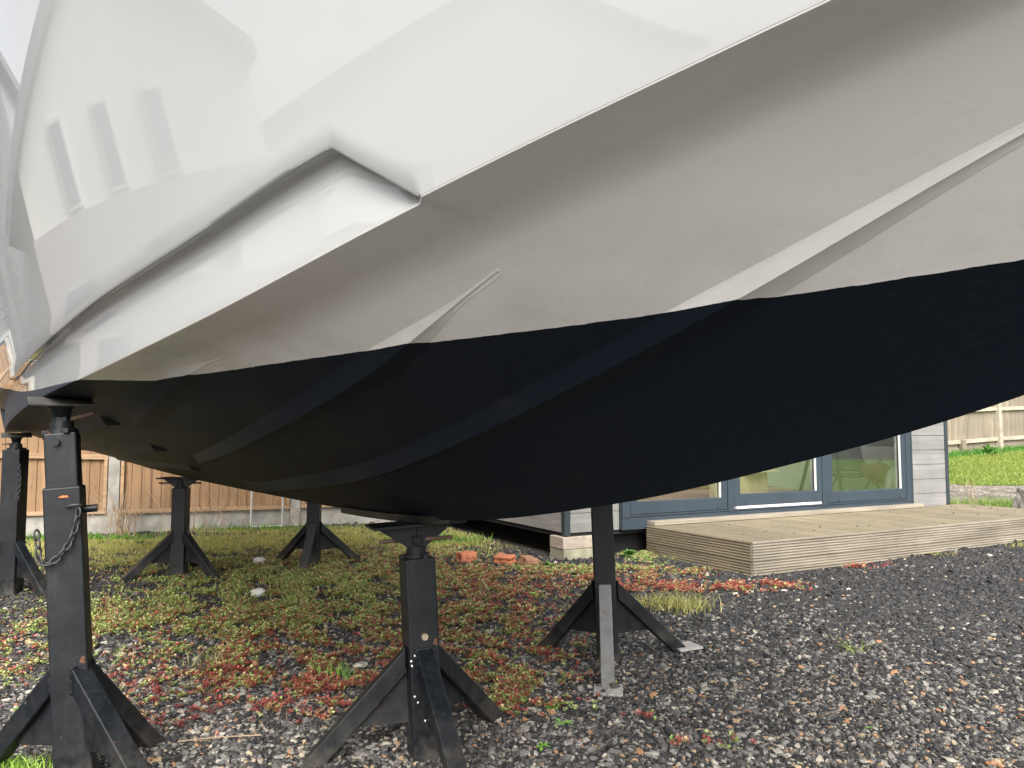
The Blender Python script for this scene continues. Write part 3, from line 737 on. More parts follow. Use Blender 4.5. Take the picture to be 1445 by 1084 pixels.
# concrete blocks under the cabin corner
def block(x, y, z, label, mat, dz=0):
    p = C0 + FX * x + FY * y; o = None
    m = MB(); nx_, nz_ = 10, 4
    m.box((0, 0, .05), (.44, .215, .1)); o = m.build('concrete_block', mat, None, bevel=.006, seg=2)
    o.location = (p.x, p.y, z); o.rotation_euler = (0, 0, CAB_RZ + dz); return tag(o, label, 'block', 'concrete blocks under the cabin corner')
block(.19, .085, gz(C0.x, C0.y) - .012, 'lower mossy concrete block under the cabin corner', M['breeze_mossy'], .012)
block(.185, .082, gz(C0.x, C0.y) + .09, 'upper tan concrete block right under the cabin corner', M['breeze'], -.01)

# ------------------------------------------------------------------ deck
deck = empty('timber_deck', C0 - FY * 0 + FX * 0, CAB_RZ, 'low platform of weathered tan timber boards in front of the cabin doors', 'deck')
DX0, DX1, DY0, DY1, DZ = .80, 5.32, -1.30, -.06, .247
def grooved(p0, axis, L_, zt, h, th, out, mat, name, parent):
    """board face with horizontal reeding; cross-section extruded along axis"""
    n = 7; prof = []
    for i in range(n):
        za = zt - h * i / n; zb = zt - h * (i + 1) / n; g = (za - zb)
        prof += [(0, za - g * .0), (0, za - g * .52), (-.014, za - g * .60), (-.014, za - g * .95)]
    prof += [(0, zt - h)]
    full = prof + [(-th, zt - h), (-th, zt)]
    vs = []
    for t in (0, L_):
        for o_, z_ in full:
            if axis == 'x': vs.append((p0[0] + t, p0[1] - out * o_, z_))
            else: vs.append((p0[0] - out * o_, p0[1] + t, z_))
    k_ = len(full); fs = [(i, (i + 1) % k_, k_ + (i + 1) % k_, k_ + i) for i in range(k_)] + [tuple(range(k_))[::-1], tuple(range(k_, 2 * k_))]
    m = MB(); m.add(vs, fs); 
    me = m.build(name, mat, parent); return me
# front (towards gravel): y = DY0 ; out direction = -y
for zt, h in ((DZ, .145), (DZ - .149, .145)):
    grooved((DX0 - .002, DY0), 'x', 2.35, zt, h, .026, 1, M['deck_face'], 'front_board', deck)
    grooved((DX0 + 2.35, DY0 + .001), 'x', DX1 - DX0 - 2.35, zt + .0, h, .026, 1, M['deck_face'], 'front_board', deck)
    grooved((DX0 - .004, DY0 + .028), 'y', DY1 - DY0 - .03, zt - .001 - (.002 if h else 0), h, .026, 1, M['deck_side'], 'side_board', deck)
    grooved((DX1 + .024, DY0 + .028), 'y', DY1 - DY0 - .03, zt - .001, h, .026, -1, M['deck_side'], 'side_board', deck)
x = DX0 + .030; m = MB(); k_ = 0
tops = MB()
while x < DX1 - .01:
    w_ = .120
    tops.box((x + w_ / 2, (DY0 + DY1) / 2 + .012, DZ - .013 + random.uniform(-.0012, .0012)), (w_ - .006, DY1 - DY0 - .03, .024)); x += .125
tops.build('top_boards', M['deck'], deck, bevel=.003)
m = MB(); m.box(((DX0 + 4.52) / 2 + .02, -.095, DZ + .020), (4.52 - DX0, .11, .036)); m.build('step_board', M['deck_face'], deck, bevel=.004)
m = MB(); m.box(((DX0 + DX1) / 2, (DY0 + DY1) / 2, DZ - .09), (DX1 - DX0 - .08, DY1 - DY0 - .08, .12)); m.build('joists', M['felt'], deck)
m = MB()
for i in range(34):
    xx = DX0 + .15 + random.random() * (DX1 - DX0 - .3); yy = DY0 + .08 + random.random() * 1.0
    m.tube([(xx, yy, DZ - .001), (xx, yy, DZ + .004)], random.uniform(.004, .009), 7)
m.build('dark_debris', M['felt'], deck)

# ------------------------------------------------------------------ bricks, rocks, frame, stalks
def rough_box(name, loc, dim, rz, mat, label, cat, group=None, seed=0, cut=0, amp=.012, tilt=0):
    r_ = np.random.default_rng(seed); n = 6; rows = []
    import bmesh
    bm = bmesh.new(); bmesh.ops.create_cube(bm, size=1); bmesh.ops.subdivide_edges(bm, edges=bm.edges[:], cuts=4, use_grid_fill=True)
    ph = r_.uniform(0, 6, 9)
    for v in bm.verts:
        c = v.co; d = Vector((math.sin(9 * c.y + ph[0]) + math.sin(7 * c.z + ph[1]), math.sin(8 * c.x + ph[2]) + math.sin(9 * c.z + ph[3]), math.sin(8 * c.y + ph[4]) + math.sin(7 * c.x + ph[5])))
        co = Vector((c.x * dim[0], c.y * dim[1], c.z * dim[2]))
        f = max(0, co.x / dim[0] + .1) * cut
        co += d * amp * (.35 + 1.2 * f) + Vector(r_.normal(0, amp * .25, 3))
        v.co = co
    me = bpy.data.meshes.new(name); bm.to_mesh(me); bm.free(); me.materials.append(mat)
    o = bpy.data.objects.new(name, me); COL.objects.link(o); o.location = loc; o.rotation_euler = (tilt, tilt * .5, rz)
    b = o.modifiers.new('bevel', 'BEVEL'); b.width = min(dim) * .06; b.segments = 2; b.limit_method = 'ANGLE'; b.angle_limit = R(40)
    return tag(o, label, cat, group)
for i, (x, y, d, rz, lb) in enumerate([(-.37, 6.36, (.14, .105, .085), .5, 'orange brick half lying nearest the keel stand, leftmost of three'),
                                        (-.06, 6.24, (.15, .095, .065), -.5, 'broken brick piece between two other brick halves'),
                                        (.13, 6.14, (.14, .09, .07), .75, 'dull brown brick half beside the concrete blocks')]):
    rough_box('broken_brick', (x, y, gz(x, y) + .04), d, rz, M['brick'] if i < 2 else mat_simple('brown_brick', (.30, .15, .09), .9, .25, 16, 0, .5), lb, 'brick', 'brick pieces by the blocks', 20 + i, cut=1.2 if i == 1 else .3, amp=.006, tilt=.15 * i)
rough_box('concrete_lump', (5.98, 8.82, gz(5.98, 8.82) + .13), (.44, .30, .26), .5, mat_simple('rubble_concrete', (.15, .142, .125), .95, .35, 9, 0, .6), 'big rough grey concrete lump at the right edge beyond the deck', 'rubble', seed=31, amp=.02, tilt=.25)
rough_box('broken_brick', (6.22, 8.98, gz(6.22, 8.98) + .30), (.2, .12, .12), .9, M['brick'], 'orange brick piece on top of the grey concrete lump', 'brick', seed=33, amp=.006, tilt=.3)
M['chalk'] = mat_simple('white_stone', (.62, .60, .54), .9, .1, 20, 0, .3)
for i, (x, y, s_, lb) in enumerate([(-2.04, 6.29, .07, 'white stone in the grass near the far keel stand'), (-1.95, 6.32, .04, 'small white chip next to the white stone'), (-1.62, 4.99, .07, 'pale flat stone in green ground cover')]):
    m = MB(); blob(m, (0, 0, 0), (s_, s_ * .6, s_ * .35), 40 + i, 10, 6, .3); o = m.build('white_stone', M['chalk'], None); o.location = (x, y, gz(x, y) + s_ * .3); tag(o, lb, 'stone')
# thin metal frame standing by the fence
mf = empty('metal_frame', (-2.70, 8.56, gz(-2.7, 8.56)), math.atan2(fd.y, fd.x), 'thin pale metal rectangular frame standing in front of the fence', 'frame')
for sx in (-.165, .165): m = MB(); m.tube([(sx, 0, 0), (sx, .06, 1.1)], .013, 8); m.build('upright', M['alu'], mf, smooth=True, angle=40)
for z_ in (.03, .42, .80, 1.09): m = MB(); m.tube([(-.165, z_ * .055, z_), (.165, z_ * .055, z_)], .013, 8); m.build('crossbar', M['alu'], mf, smooth=True, angle=40)
# dry stalks
def stalks(cx, cy, n, h, spread, lb, seed, cluster=.05):
    r_ = random.Random(seed); m = MB()
    for i in range(n):
        a_ = r_.uniform(0, 6.28); l_ = h * r_.uniform(.5, 1); bx, by = r_.gauss(0, cluster), r_.gauss(0, cluster * .5)
        ex, ey = bx + math.cos(a_) * spread * r_.random(), by + math.sin(a_) * spread * .35 * r_.random()
        pts = [(bx + (ex - bx) * t ** 1.5, by + (ey - by) * t ** 1.5, l_ * (t - .25 * t * t * (spread / h))) for t in (0, .3, .6, .85, 1)]
        m.tube(pts, [.004, .0035, .003, .002, .001], 4)
        if r_.random() < .5:
            b_ = Vector(pts[2]); m.tube([b_, b_ + Vector((r_.uniform(-.1, .1), r_.uniform(-.03, .03), .08))], [.002, .001], 4)
    o = m.build('dry_stalks', M['stalk'], None); o.location = (cx, cy, gz(cx, cy)); return tag(o, lb, 'dry plant')
stalks(-4.02, 8.0, 46, .62, .35, 'bundle of dry brown stalks against the concrete post', 1, .07)
stalks(-3.25, 8.25, 16, .75, .55, 'loose dry twigs against the fence between stand and metal frame', 2, .18)
stalks(-2.35, 8.5, 6, .5, .4, 'few thin dry twigs right of the metal frame', 4, .15)
stalks(5.55, 9.3, 5, .42, .12, 'bare reddish twig standing by the cabin right corner', 3, .03)

# ------------------------------------------------------------------ right-hand garden: lawn and old fence
fr2 = empty('garden_fence', (9.85, 15.7, 0), math.atan2(.477, .879), 'old grey vertical board fence with pale posts beyond the lawn', 'fence')
rd = FX
def ft(t): p = Vector((9.85, 15.7, 0)) + rd * t; return gz(p.x, p.y)
tt = [-12.0, -9.6, -7.2, -4.8, -2.4, 0, 2.4, 4.8, 7.2]
for i in range(len(tt) - 1):
    a_, b_ = tt[i], tt[i + 1]; m = MB(); n = 25
    for q in range(n):
        x0 = a_ + (b_ - a_) * q / n; g = ft(x0); x1 = x0 + (b_ - a_) / n + .012
        m.add([(x0, .0, g + .05), (x1, -.014, g + .05), (x1, 0, g + .05), (x0, .012, g + .05), (x0, .0, g + 1.8), (x1, -.014, g + 1.8), (x1, 0, g + 1.8), (x0, .012, g + 1.8)],
              [(0, 3, 2, 1), (4, 5, 6, 7), (0, 1, 5, 4), (1, 2, 6, 5), (2, 3, 7, 6), (3, 0, 4, 7)])
    m.build('board_panel', M['fence_old'], fr2)
    for zr in (.27, .88, 1.5):
        m = MB(); m.beam((a_, -.045, ft(a_) + zr), (b_, -.045, ft(b_) + zr), .05, .075); m.build('rail', M['fence_old_rail'], fr2)
    m = MB(); m.box(((a_ + b_) / 2, -.02, (ft(a_) + ft(b_)) / 2 + .05), (b_ - a_, .03, .17)); m.build('gravel_board', M['fence_old'], fr2)
for t in tt: m = MB(); m.box((t, -.06, ft(t) + .85), (.11, .11, 1.95)); m.build('post', M['fence_old_rail'], fr2, bevel=.006)
m = MB(); m.box((-1.25, -.07, ft(-1.25) + .1), (.12, .08, .42)); m.build('stub_post', M['fence_old'], fr2, bevel=.004)
m = MB(); m.tube([(-2.2 + 4.6 * q, -.10, 1.62 + ft(0) * 0 + .78 - .9 * q * (1 - q)) for q in np.linspace(0, 1, 14)], .012, 6)
cb = m.build('washing_line', M['dark_metal'], None); cb.location = (9.85, 15.7, 0); cb.rotation_euler = (0, 0, math.atan2(.477, .879)); tag(cb, 'dark cable sagging along the old fence at the top right', 'cable')

def lawn_mat():
    t = NT('lawn'); v = t.coord(); n = t.noise(v, 3, 6, .7); n2 = t.noise(v, 60, 3, .6)
    c = t.ramp(n, [(.3, (.08, .15, .015)), (.6, (.13, .20, .022)), (.75, (.18, .22, .04))])
    t.bump(n2, .8, .03); return t.set(Base_Color=t.mix(1., c, t.ramp(n2, [(.3, .6), (.7, 1.2)]), 'MULTIPLY'), Roughness=.8)
def sheet(name, pts_fn, nx_, ny_, dz, mat):
    rows = []
    for i in range(ny_ + 1):
        rows.append([(lambda p: (p[0], p[1], gz(p[0], p[1]) + dz))(pts_fn(j / nx_, i / ny_)) for j in range(nx_ + 1)])
    m = MB(); m.grid(rows); return tag(m.build(name, mat, None, smooth=True), kind='structure')
def edge_y(x): return 11.4 + .12 * math.sin(x * 2.3) + .07 * math.sin(x * 5.1 + 1)
LM = lawn_mat()
sheet('lawn', lambda a_, b_: (-.5 + a_ * 22, edge_y(-.5 + a_ * 22) + b_ * 9), 70, 30, .012, LM)
sheet('side_lawn', lambda a_, b_: (9.5 + a_ * 22, -12 + b_ * 22.2), 40, 40, .012, LM)
def pebble_mat():
    t = NT('pale_pebble_border'); v = t.coord(); v1 = t.n('ShaderNodeTexVoronoi'); v1.inputs['Scale'].default_value = 32; t.l(v, v1.inputs['Vector'])
    sep = t.n('ShaderNodeSeparateColor'); t.l(v1.outputs['Color'], sep.inputs[0])
    c = t.mix(1., t.ramp(sep.outputs[0], [(0, (.16, .13, .10)), (.5, (.34, .30, .24)), (1, (.50, .46, .38))]), t.ramp(v1.outputs['Distance'], [(.3, 1.), (.7, .35)]), 'MULTIPLY')
    c = t.mix(t.ramp(t.noise(v, 3, 5), [(.45, 0.), (.65, .8)]), c, (.07, .055, .035)); t.bump(t.math('SUBTRACT', 1, v1.outputs['Distance']), .8, .02)
    return t.set(Base_Color=c, Roughness=.85)
sheet('pebble_border', lambda a_, b_: (3.5 + a_ * 12, edge_y(3.5 + a_ * 12) - 1.75 + b_ * 1.9), 50, 8, .005, pebble_mat())

# ------------------------------------------------------------------ loose stones (real geometry, instanced)
def stone_points(n_try, y0, y1, size, spread=.35):
    Y = rng.uniform(y0, y1, n_try); half = .72 * Y + 1.5
    X = rng.uniform(-1, 1, n_try) * (.72 * y1 + 1.5); ok = np.abs(X) < half; X, Y = X[ok], Y[ok]
    t = (X - C0.x) * FX.x + (Y - C0.y) * FX.y; d = (X - C0.x) * FY.x + (Y - C0.y) * FY.y
    ok = ~((t > -.02) & (d > -.02)) & ~((t > DX0 - .03) & (t < DX1 + .03) & (d > DY0 - .02)) 
    ok &= (Y < edge_y(0) - 1.9) | (X < 2.5)
    t2 = (X + 5.25) * fd.x + (Y - 7.9) * fd.y; d2 = -(X + 5.25) * fd.y + (Y - 7.9) * fd.x; ok &= d2 < -.05
    X, Y = X[ok], Y[ok]
    s = size * np.exp(rng.normal(0, spread, len(X)))
    return X, Y, s
def gravel_mat():
    t = NT('loose_stones'); a = t.n('ShaderNodeAttribute'); a.attribute_name = 'tone'; a.attribute_type = 'INSTANCER'
    c = t.ramp(a.outputs['Fac'], [(0, (.014, .0135, .014)), (.25, (.025, .024, .024)), (.5, (.045, .0425, .041)), (.66, (.088, .083, .077)), (.78, (.16, .15, .138)), (.86, (.30, .28, .24)), (.91, (.46, .42, .34)), (.95, (.38, .27, .15)), (1, (.36, .17, .08))])
    v = t.coord(); n = t.noise(v, 1.6, 5, .6)
    c = t.mix(1., c, t.ramp(n, [(.3, .6), (.7, 1.25)]), 'MULTIPLY'); t.bump(n, .3, .1)
    return t.set(Base_Color=c, Roughness=.62)
def gravel(name, parts, mat, flat=.6, seed=0):
    X = np.concatenate([p[0] for p in parts]); Y = np.concatenate([p[1] for p in parts]); s = np.concatenate([p[2] for p in parts]); T = np.concatenate([p[3] for p in parts])
    n = len(X); Z = ground_z(X, Y) + s * rng.uniform(-.1, .45, n)
    me = bpy.data.meshes.new(name); me.vertices.add(n); me.vertices.foreach_set('co', np.stack([X, Y, Z], 1).astype(np.float32).ravel())
    sc = np.stack([s * rng.uniform(.75, 1.35, n), s * rng.uniform(.6, 1.0, n), s * rng.uniform(.35, .75, n)], 1)
    rot = np.stack([rng.normal(0, .35, n), rng.normal(0, .35, n), rng.uniform(0, 6.28, n)], 1)
    for nm, dat in (('scl', sc), ('rot', rot)):
        a = me.attributes.new(nm, 'FLOAT_VECTOR', 'POINT'); a.data.foreach_set('vector', dat.astype(np.float32).ravel())
    a = me.attributes.new('tone', 'FLOAT', 'POINT'); a.data.foreach_set('value', T.astype(np.float32))
    a = me.attributes.new('pick', 'INT', 'POINT'); a.data.foreach_set('value', rng.integers(0, 6, n).astype(np.int32))
    o = bpy.data.objects.new(name, me); COL.objects.link(o)
    g = bpy.data.node_groups.new(name + '_scatter', 'GeometryNodeTree')
    g.interface.new_socket('Geometry', in_out='INPUT', socket_type='NodeSocketGeometry'); g.interface.new_socket('Geometry', in_out='OUTPUT', socket_type='NodeSocketGeometry')
    N = g.nodes; L = g.links; gi = N.new('NodeGroupInput'); go = N.new('NodeGroupOutput')
    g2i = N.new('GeometryNodeGeometryToInstance')
    for k_ in range(6):
        ico = N.new('GeometryNodeMeshIcoSphere'); ico.inputs['Radius'].default_value = 1; ico.inputs['Subdivisions'].default_value = 2
        sp = N.new('GeometryNodeSetPosition'); pos = N.new('GeometryNodeInputPosition')
        nz = N.new('ShaderNodeTexNoise'); nz.noise_dimensions = '4D'; nz.inputs['Scale'].default_value = .8; nz.inputs['Detail'].default_value = 2; nz.inputs['W'].default_value = k_ * 3.7 + seed
        sb = N.new('ShaderNodeVectorMath'); sb.operation = 'SUBTRACT'; sb.inputs[1].default_value = (.5, .5, .5)
        ml = N.new('ShaderNodeVectorMath'); ml.operation = 'SCALE'; ml.inputs['Scale'].default_value = 1.9
        L.new(pos.outputs[0], nz.inputs['Vector']); L.new(nz.outputs['Color'], sb.inputs[0]); L.new(sb.outputs[0], ml.inputs[0]); L.new(ml.outputs[0], sp.inputs['Offset']); L.new(ico.outputs['Mesh'], sp.inputs['Geometry'])
        sm = N.new('GeometryNodeSetMaterial'); sm.inputs['Material'].default_value = mat; L.new(sp.outputs[0], sm.inputs[0])
        L.new(sm.outputs[0], g2i.inputs[0])
    iop = N.new('GeometryNodeInstanceOnPoints'); L.new(gi.outputs[0], iop.inputs['Points']); L.new(g2i.outputs[0], iop.inputs['Instance'])
    iop.inputs['Pick Instance'].default_value = True
    def na(nm, typ):
        q = N.new('GeometryNodeInputNamedAttribute'); q.data_type = typ; q.inputs['Name'].default_value = nm; return q.outputs['Attribute']
    L.new(na('pick', 'INT'), iop.inputs['Instance Index']); L.new(na('scl', 'FLOAT_VECTOR'), iop.inputs['Scale'])
    try: L.new(na('rot', 'FLOAT_VECTOR'), iop.inputs['Rotation'])
    except Exception as e: print('rot', e)
    L.new(iop.outputs[0], go.inputs[0])
    md = o.modifiers.new('scatter', 'NODES'); md.node_group = g
    return tag(o, kind='stuff')
def tones(X, Y):
    n = len(X); r_ = rng.random(n)
    pale = np.clip(1.15 - (Y - 2.2) / 2.6 - np.maximum(0, X - 1.4) * .2, .05, 1)      # paler pebbles nearer the boat's bow
    t = r_ * .62
    pale = np.where(X > 1.9, pale * .8, pale)
    k = rng.random(n); t = np.where(k < .50 * pale, .60 + rng.random(n) * .28, t); t = np.where(k > 1 - .085 * (.12 + pale), .85 + rng.random(n) * .15, t)
    return t
parts = []
for n_, y0, y1, s_ in ((140000, 1.5, 3.4, .0065), (140000, 3.4, 5.0, .0075), (125000, 5.0, 7.2, .0094), (45000, 7.2, 10.0, .0125)):
    X, Y, s = stone_points(n_, y0, y1, s_); parts.append((X, Y, s, tones(X, Y)))
X, Y, s = stone_points(3600, 1.8, 6.2, .0125, .28); kk = rng.random(len(X)) < np.clip(1.25 - np.maximum(0, X - .8) * .45 - (Y - 2.5) * .16, .15, 1); X, Y, s = X[kk], Y[kk], s[kk]; parts.append((X, Y, s, .70 + rng.random(len(X)) * .30))
go_ = gravel('gravel', parts, gravel_mat()); tag(go_, 'dark grey gravel mixed with pale and tan pebbles', 'gravel')

# ------------------------------------------------------------------ ground cover
# patches: x, y, rx, ry, weight, redness
PATCH = [(-1.54, 5.2, 1.1, .95, 1.0, .12), (-1.9, 4.3, .9, .6, .55, .30), (-1.15, 4.3, .75, .7, .9, .35), (-1.0, 3.5, .65, .42, .95, .72), (-.55, 3.15, .5, .32, .8, .85),
         (-.25, 3.45, .42, .42, 1.1, .6), (.0, 3.2, .26, .34, 1.0, .5), (-.45, 4.3, .5, .7, .75, .5), (-.2, 5.1, .6, .6, .45, .8), (.0, 4.3, .35, .5, .4, .6), (-.7, 5.7, .7, .6, .7, .5),
         (1.23, 5.25, .62, .17, 1.1, .93), (.75, 5.55, .5, .22, .9, .75), (1.75, 5.35, .3, .1, .7, 1), (2.65, 6.1, .26, .12, .8, .97), (.55, 5.95, .6, .2, .9, .3), (1.2, 5.85, .3, .2, .8, .45),
         (.35, 6.05, .3, .12, 1.2, .08), (1.12, 6.6, .22, .3, 1.1, .05), (-1.4, 3.0, .5, .3, .22, .8), (.65, 2.62, .12, .05, .6, .95), (.55, 2.86, .12, .05, .45, .9), (-2.3, 3.6, .5, .5, .2, .4),
         (-2.6, 6.3, 1.0, .7, .55, .25), (-1.3, 6.6, 1.0, .8, .6, .35), (-.1, 5.75, .5, .3, .55, .6), (.1, 3.75, .25, .3, .6, .5), (-.9, 4.9, .6, .4, .5, .1)]
def patch_pts(n_try, patches, thr=.0):
    xs, ys, rd_ = [], [], []
    tot = sum(p[2] * p[3] * p[4] for p in patches)
    for x, y, rx, ry, w_, r_ in patches:
        n = int(n_try * rx * ry * w_ / tot); a_ = rng.normal(0, .48, (n, 2)); X = x + a_[:, 0] * rx; Y = y + a_[:, 1] * ry
        xs.append(X); ys.append(Y); rd_.append(np.full(n, r_))
    X, Y, Q = np.concatenate(xs), np.concatenate(ys), np.concatenate(rd_)
    cl = .9 * np.sin(X * 8 + 3 * np.sin(Y * 5)) * np.sin(Y * 9 + 2 * np.sin(X * 7)) + .8 * np.sin(X * 23 + 2 * np.sin(Y * 15)) * np.sin(Y * 21 - X * 6) + .8 * np.sin(X * 61 + Y * 23) * np.sin(Y * 57 - X * 19)
    ok = cl + rng.normal(0, .3, len(X)) > thr
    t = (X - C0.x) * FX.x + (Y - C0.y) * FX.y; d = (X - C0.x) * FY.x + (Y - C0.y) * FY.y
    ok &= ~((t > DX0 - .02) & (d > DY0 - .03) & (t < DX1)) & ~((t > 0) & (d > 0))
    return X[ok], Y[ok], Q[ok]
def rosettes(name, X, Y, Q, nleaf, ls, hgt, seed, redc=None):
    n = len(X); Z = ground_z(X, Y); h = hgt * rng.uniform(.2, 1., n)
    red = rng.random(n) < (Q * .9)
    g = rng.random(n)[:, None]
    gcol = np.array([.11, .155, .04]) * (1 - g) + np.array([.26, .30, .11]) * g
    rcol = np.array([.15, .028, .026]) * (1 - g) + np.array([.27, .085, .06]) * g
    brown = (rng.random(n) < .14)[:, None]
    col = np.where(red[:, None], rcol, gcol); col = np.where(brown, np.array([.30, .22, .13]), col)
    vs, cs = [], []
    for k in range(nleaf):
        a_ = k * 2.4 + rng.uniform(0, 1, n) ; tilt = rng.uniform(.1, 1.0, n); L_ = ls * rng.uniform(.6, 1.3, n); W = L_ * rng.uniform(.28, .45, n)
        up = h * rng.uniform(.35, 1, n)
        dx, dy = np.cos(a_), np.sin(a_); px, py = -dy, dx
        bx, by, bz = X + dx * ls * .15, Y + dy * ls * .15, Z + up + .003
        ex, ey, ez = bx + dx * L_ * np.cos(tilt), by + dy * L_ * np.cos(tilt), bz + L_ * np.sin(tilt)
        mx, my, mz = (bx * .4 + ex * .6), (by * .4 + ey * .6), bz * .4 + ez * .6 + L_ * .12
        vs.append(np.stack([np.stack([bx, by, bz], 1), np.stack([mx + px * W, my + py * W, mz], 1), np.stack([ex, ey, ez], 1), np.stack([mx - px * W, my - py * W, mz], 1)], 1))
        c_ = col * rng.uniform(1.15, 2.5, (n, 1)); cs.append(np.repeat(c_[:, None, :], 4, 1))
    V = np.concatenate(vs).reshape(-1, 3); Cc = np.concatenate(cs).reshape(-1, 3)
    Fq = np.arange(len(V)).reshape(-1, 4)
    return mesh_np(name, V, Fq, M['leaf'], None, Cc)
X, Y, Q = patch_pts(150000, PATCH, .35)
tag(rosettes('ground_cover', X, Y, Q, 6, .0135, .030, 1), 'low red and green succulent ground cover spreading over the gravel', 'ground cover', kind='stuff')
# grass: blades
def blades(name, X, Y, h, wd, cols, lean=.5):
    n = len(X); Z = ground_z(X, Y); H_ = h * rng.uniform(.4, 1.1, n); a_ = rng.uniform(0, 6.28, n); l_ = H_ * rng.uniform(0, lean * 1.6, n); b_ = rng.uniform(0, 6.28, n)
    px, py = np.cos(b_) * wd / 2, np.sin(b_) * wd / 2; dx, dy = np.cos(a_) * l_, np.sin(a_) * l_
    P = lambda f, g_, s: np.stack([X + dx * f * f + px * s, Y + dy * f * f + py * s, Z + H_ * g_], 1)
    V = np.stack([P(0, 0, -1), P(0, 0, 1), P(.55, .6, .75), P(.55, .6, -.75), P(1, .95, .1), P(1, .95, -.1)], 1)
    base = np.arange(n)[:, None] * 6
    Fq = np.concatenate([base + np.array([[0, 1, 2, 3]]), base + np.array([[3, 2, 4, 5]])])
    cols = np.array(cols); c = cols[rng.integers(0, len(cols), n)] * rng.uniform(.8, 1.5, (n, 1)); C_ = np.repeat(c[:, None, :], 6, 1).reshape(-1, 3)
    return mesh_np(name, V.reshape(-1, 3), Fq, M['leaf'], None, C_)
GR = [(.12, .20, .03), (.20, .26, .05), (.26, .26, .09), (.08, .15, .025)]
YG = [(.40, .42, .09), (.52, .47, .19), (.27, .34, .07), (.38, .28, .14)]
GPATCH = [(-4.2, 7.1, 1.3, .55, 1.6, 0), (-3.0, 7.3, 1.3, .6, 1.1, 0), (-2.0, 7.7, 1.2, .7, 1.0, 0), (-.9, 7.7, .9, .9, 1.0, 0), (-2.9, 6.3, 1.1, .6, .5, 0), (-.5, 8.8, .9, .4, 1.5, 0), (-1.4, 5.3, .9, .7, .35, 0), (-.84, 7.4, .5, .3, 1.1, 0), (-3.9, 7.55, 1.1, .12, 1.6, 0), (-2.2, 8.3, 1.4, .25, 1.3, 0)]
X, Y, Q = patch_pts(110000, GPATCH, -.25)
tag(blades('grass', X, Y, .045, .005, YG), 'short yellow green grass and moss under the boat toward the fence', 'grass', kind='stuff')
X, Y, Q = patch_pts(3200, [(-4.3, 7.6, 1.2, .14, 1.6, 0), (-2.6, 8.35, 1.0, .12, 1, 0), (-.75, 7.5, .45, .22, 2, 0)], -.5)
tag(blades('grass', X, Y, .10, .007, [(.10, .24, .03), (.14, .28, .05)]), 'brighter green grass fringe along the fence foot', 'grass', kind='stuff')
X, Y, Q = patch_pts(26000, [(-1.6, 4.9, 1.4, 1.1, 1, 0), (-.9, 3.6, .9, .6, .8, 0), (-.3, 5.0, .8, 1.0, .8, 0), (-2.6, 6.6, 1.5, .6, .8, 0), (-1.2, 6.9, 1.4, .6, .8, 0), (.9, 5.6, .8, .3, .5, 0)], .1)
tag(blades('dry_grass', X, Y, .030, .0035, [(.34, .26, .15), (.24, .16, .09), (.42, .34, .20), (.16, .10, .06)], 1.6), 'dead brown and straw coloured bits between the ground cover', 'dead grass', kind='stuff')
# moss cushions: fine tufts
X, Y, Q = patch_pts(50000, [(-2.4, 6.35, 1.0, .5, 1, 0), (-1.6, 5.9, .9, .5, .8, 0), (-.5, 8.9, .8, .3, 1.2, 0), (-1.6, 5.2, .6, .35, .5, 0), (-3.2, 6.9, 1.2, .4, .7, 0)], -.1)
tag(blades('moss', X, Y, .018, .007, [(.34, .38, .05), (.26, .32, .04), (.42, .40, .10)], .9), 'yellow green moss patches between the stands', 'moss', kind='stuff')
# lawn blades
n = 60000; X = rng.uniform(4.5, 12.5, n); Y = rng.uniform(11.3, 16.2, n); ok = Y > np.array([edge_y(x) for x in X]) - .05; X, Y = X[ok], Y[ok]
tag(blades('grass', X, Y, .06, .010, [(.15, .22, .035), (.20, .26, .05), (.28, .30, .08)], .6), 'bright mown lawn grass in front of the old fence', 'grass', kind='stuff')
X = rng.normal(5.95, .45, 1600); Y = rng.normal(9.45, .22, 1600); t_ = (X - C0.x) * FX.x + (Y - C0.y) * FX.y; ok = t_ > CL + .03; X, Y = X[ok], Y[ok]
tag(blades('grass', X, Y, .10, .007, [(.14, .24, .04), (.22, .28, .08)], .6), 'rough grass clump between the cabin corner and the concrete lump', 'grass', kind='stuff')
X = rng.uniform(7.5, 12, 1500); Y = 15.7 + (X - 9.85) * .5427 - .15 + rng.normal(0, .06, 1500)
tag(blades('grass', X, Y, .16, .012, [(.07, .20, .03), (.10, .26, .04)], .6), 'taller dark green grass at the foot of the old fence', 'grass', kind='stuff')
# single tufts and weeds
def tuft(name, x, y, n, h, r, cols, lb, cat='grass tuft', lean=.9, wd=.0045):
    X = x + rng.normal(0, r, n); Y = y + rng.normal(0, r * .7, n); o = blades(name, X, Y, h, wd, cols, lean); return tag(o, lb, cat)
tuft('grass_tuft', .98, 4.62, 420, .105, .10, [(.25, .30, .05), (.34, .33, .12), (.40, .35, .18)], 'yellow green grass tuft right of the stand with the grey leg', lean=1.1)
tuft('grass_tuft', .80, 4.75, 130, .07, .08, YG, 'shorter yellowish grass tuft joined to the left side of the big tuft', lean=1.2)
tuft('grass_tuft', -1.50, 2.40, 200, .06, .045, [(.20, .36, .04), (.28, .42, .08)], 'bright green tuft by the foot of the nearest stand', lean=1)
tuft('grass_tuft', 1.62, 3.72, 22, .07, .03, [(.26, .34, .06)], 'sparse green blades alone on the dark gravel at right', lean=1.5)
tuft('grass_tuft', 3.6, 6.55, 60, .05, .09, [(.30, .34, .08), (.26, .2, .08)], 'thin yellow grass on gravel before the right part of the deck', lean=1.2)
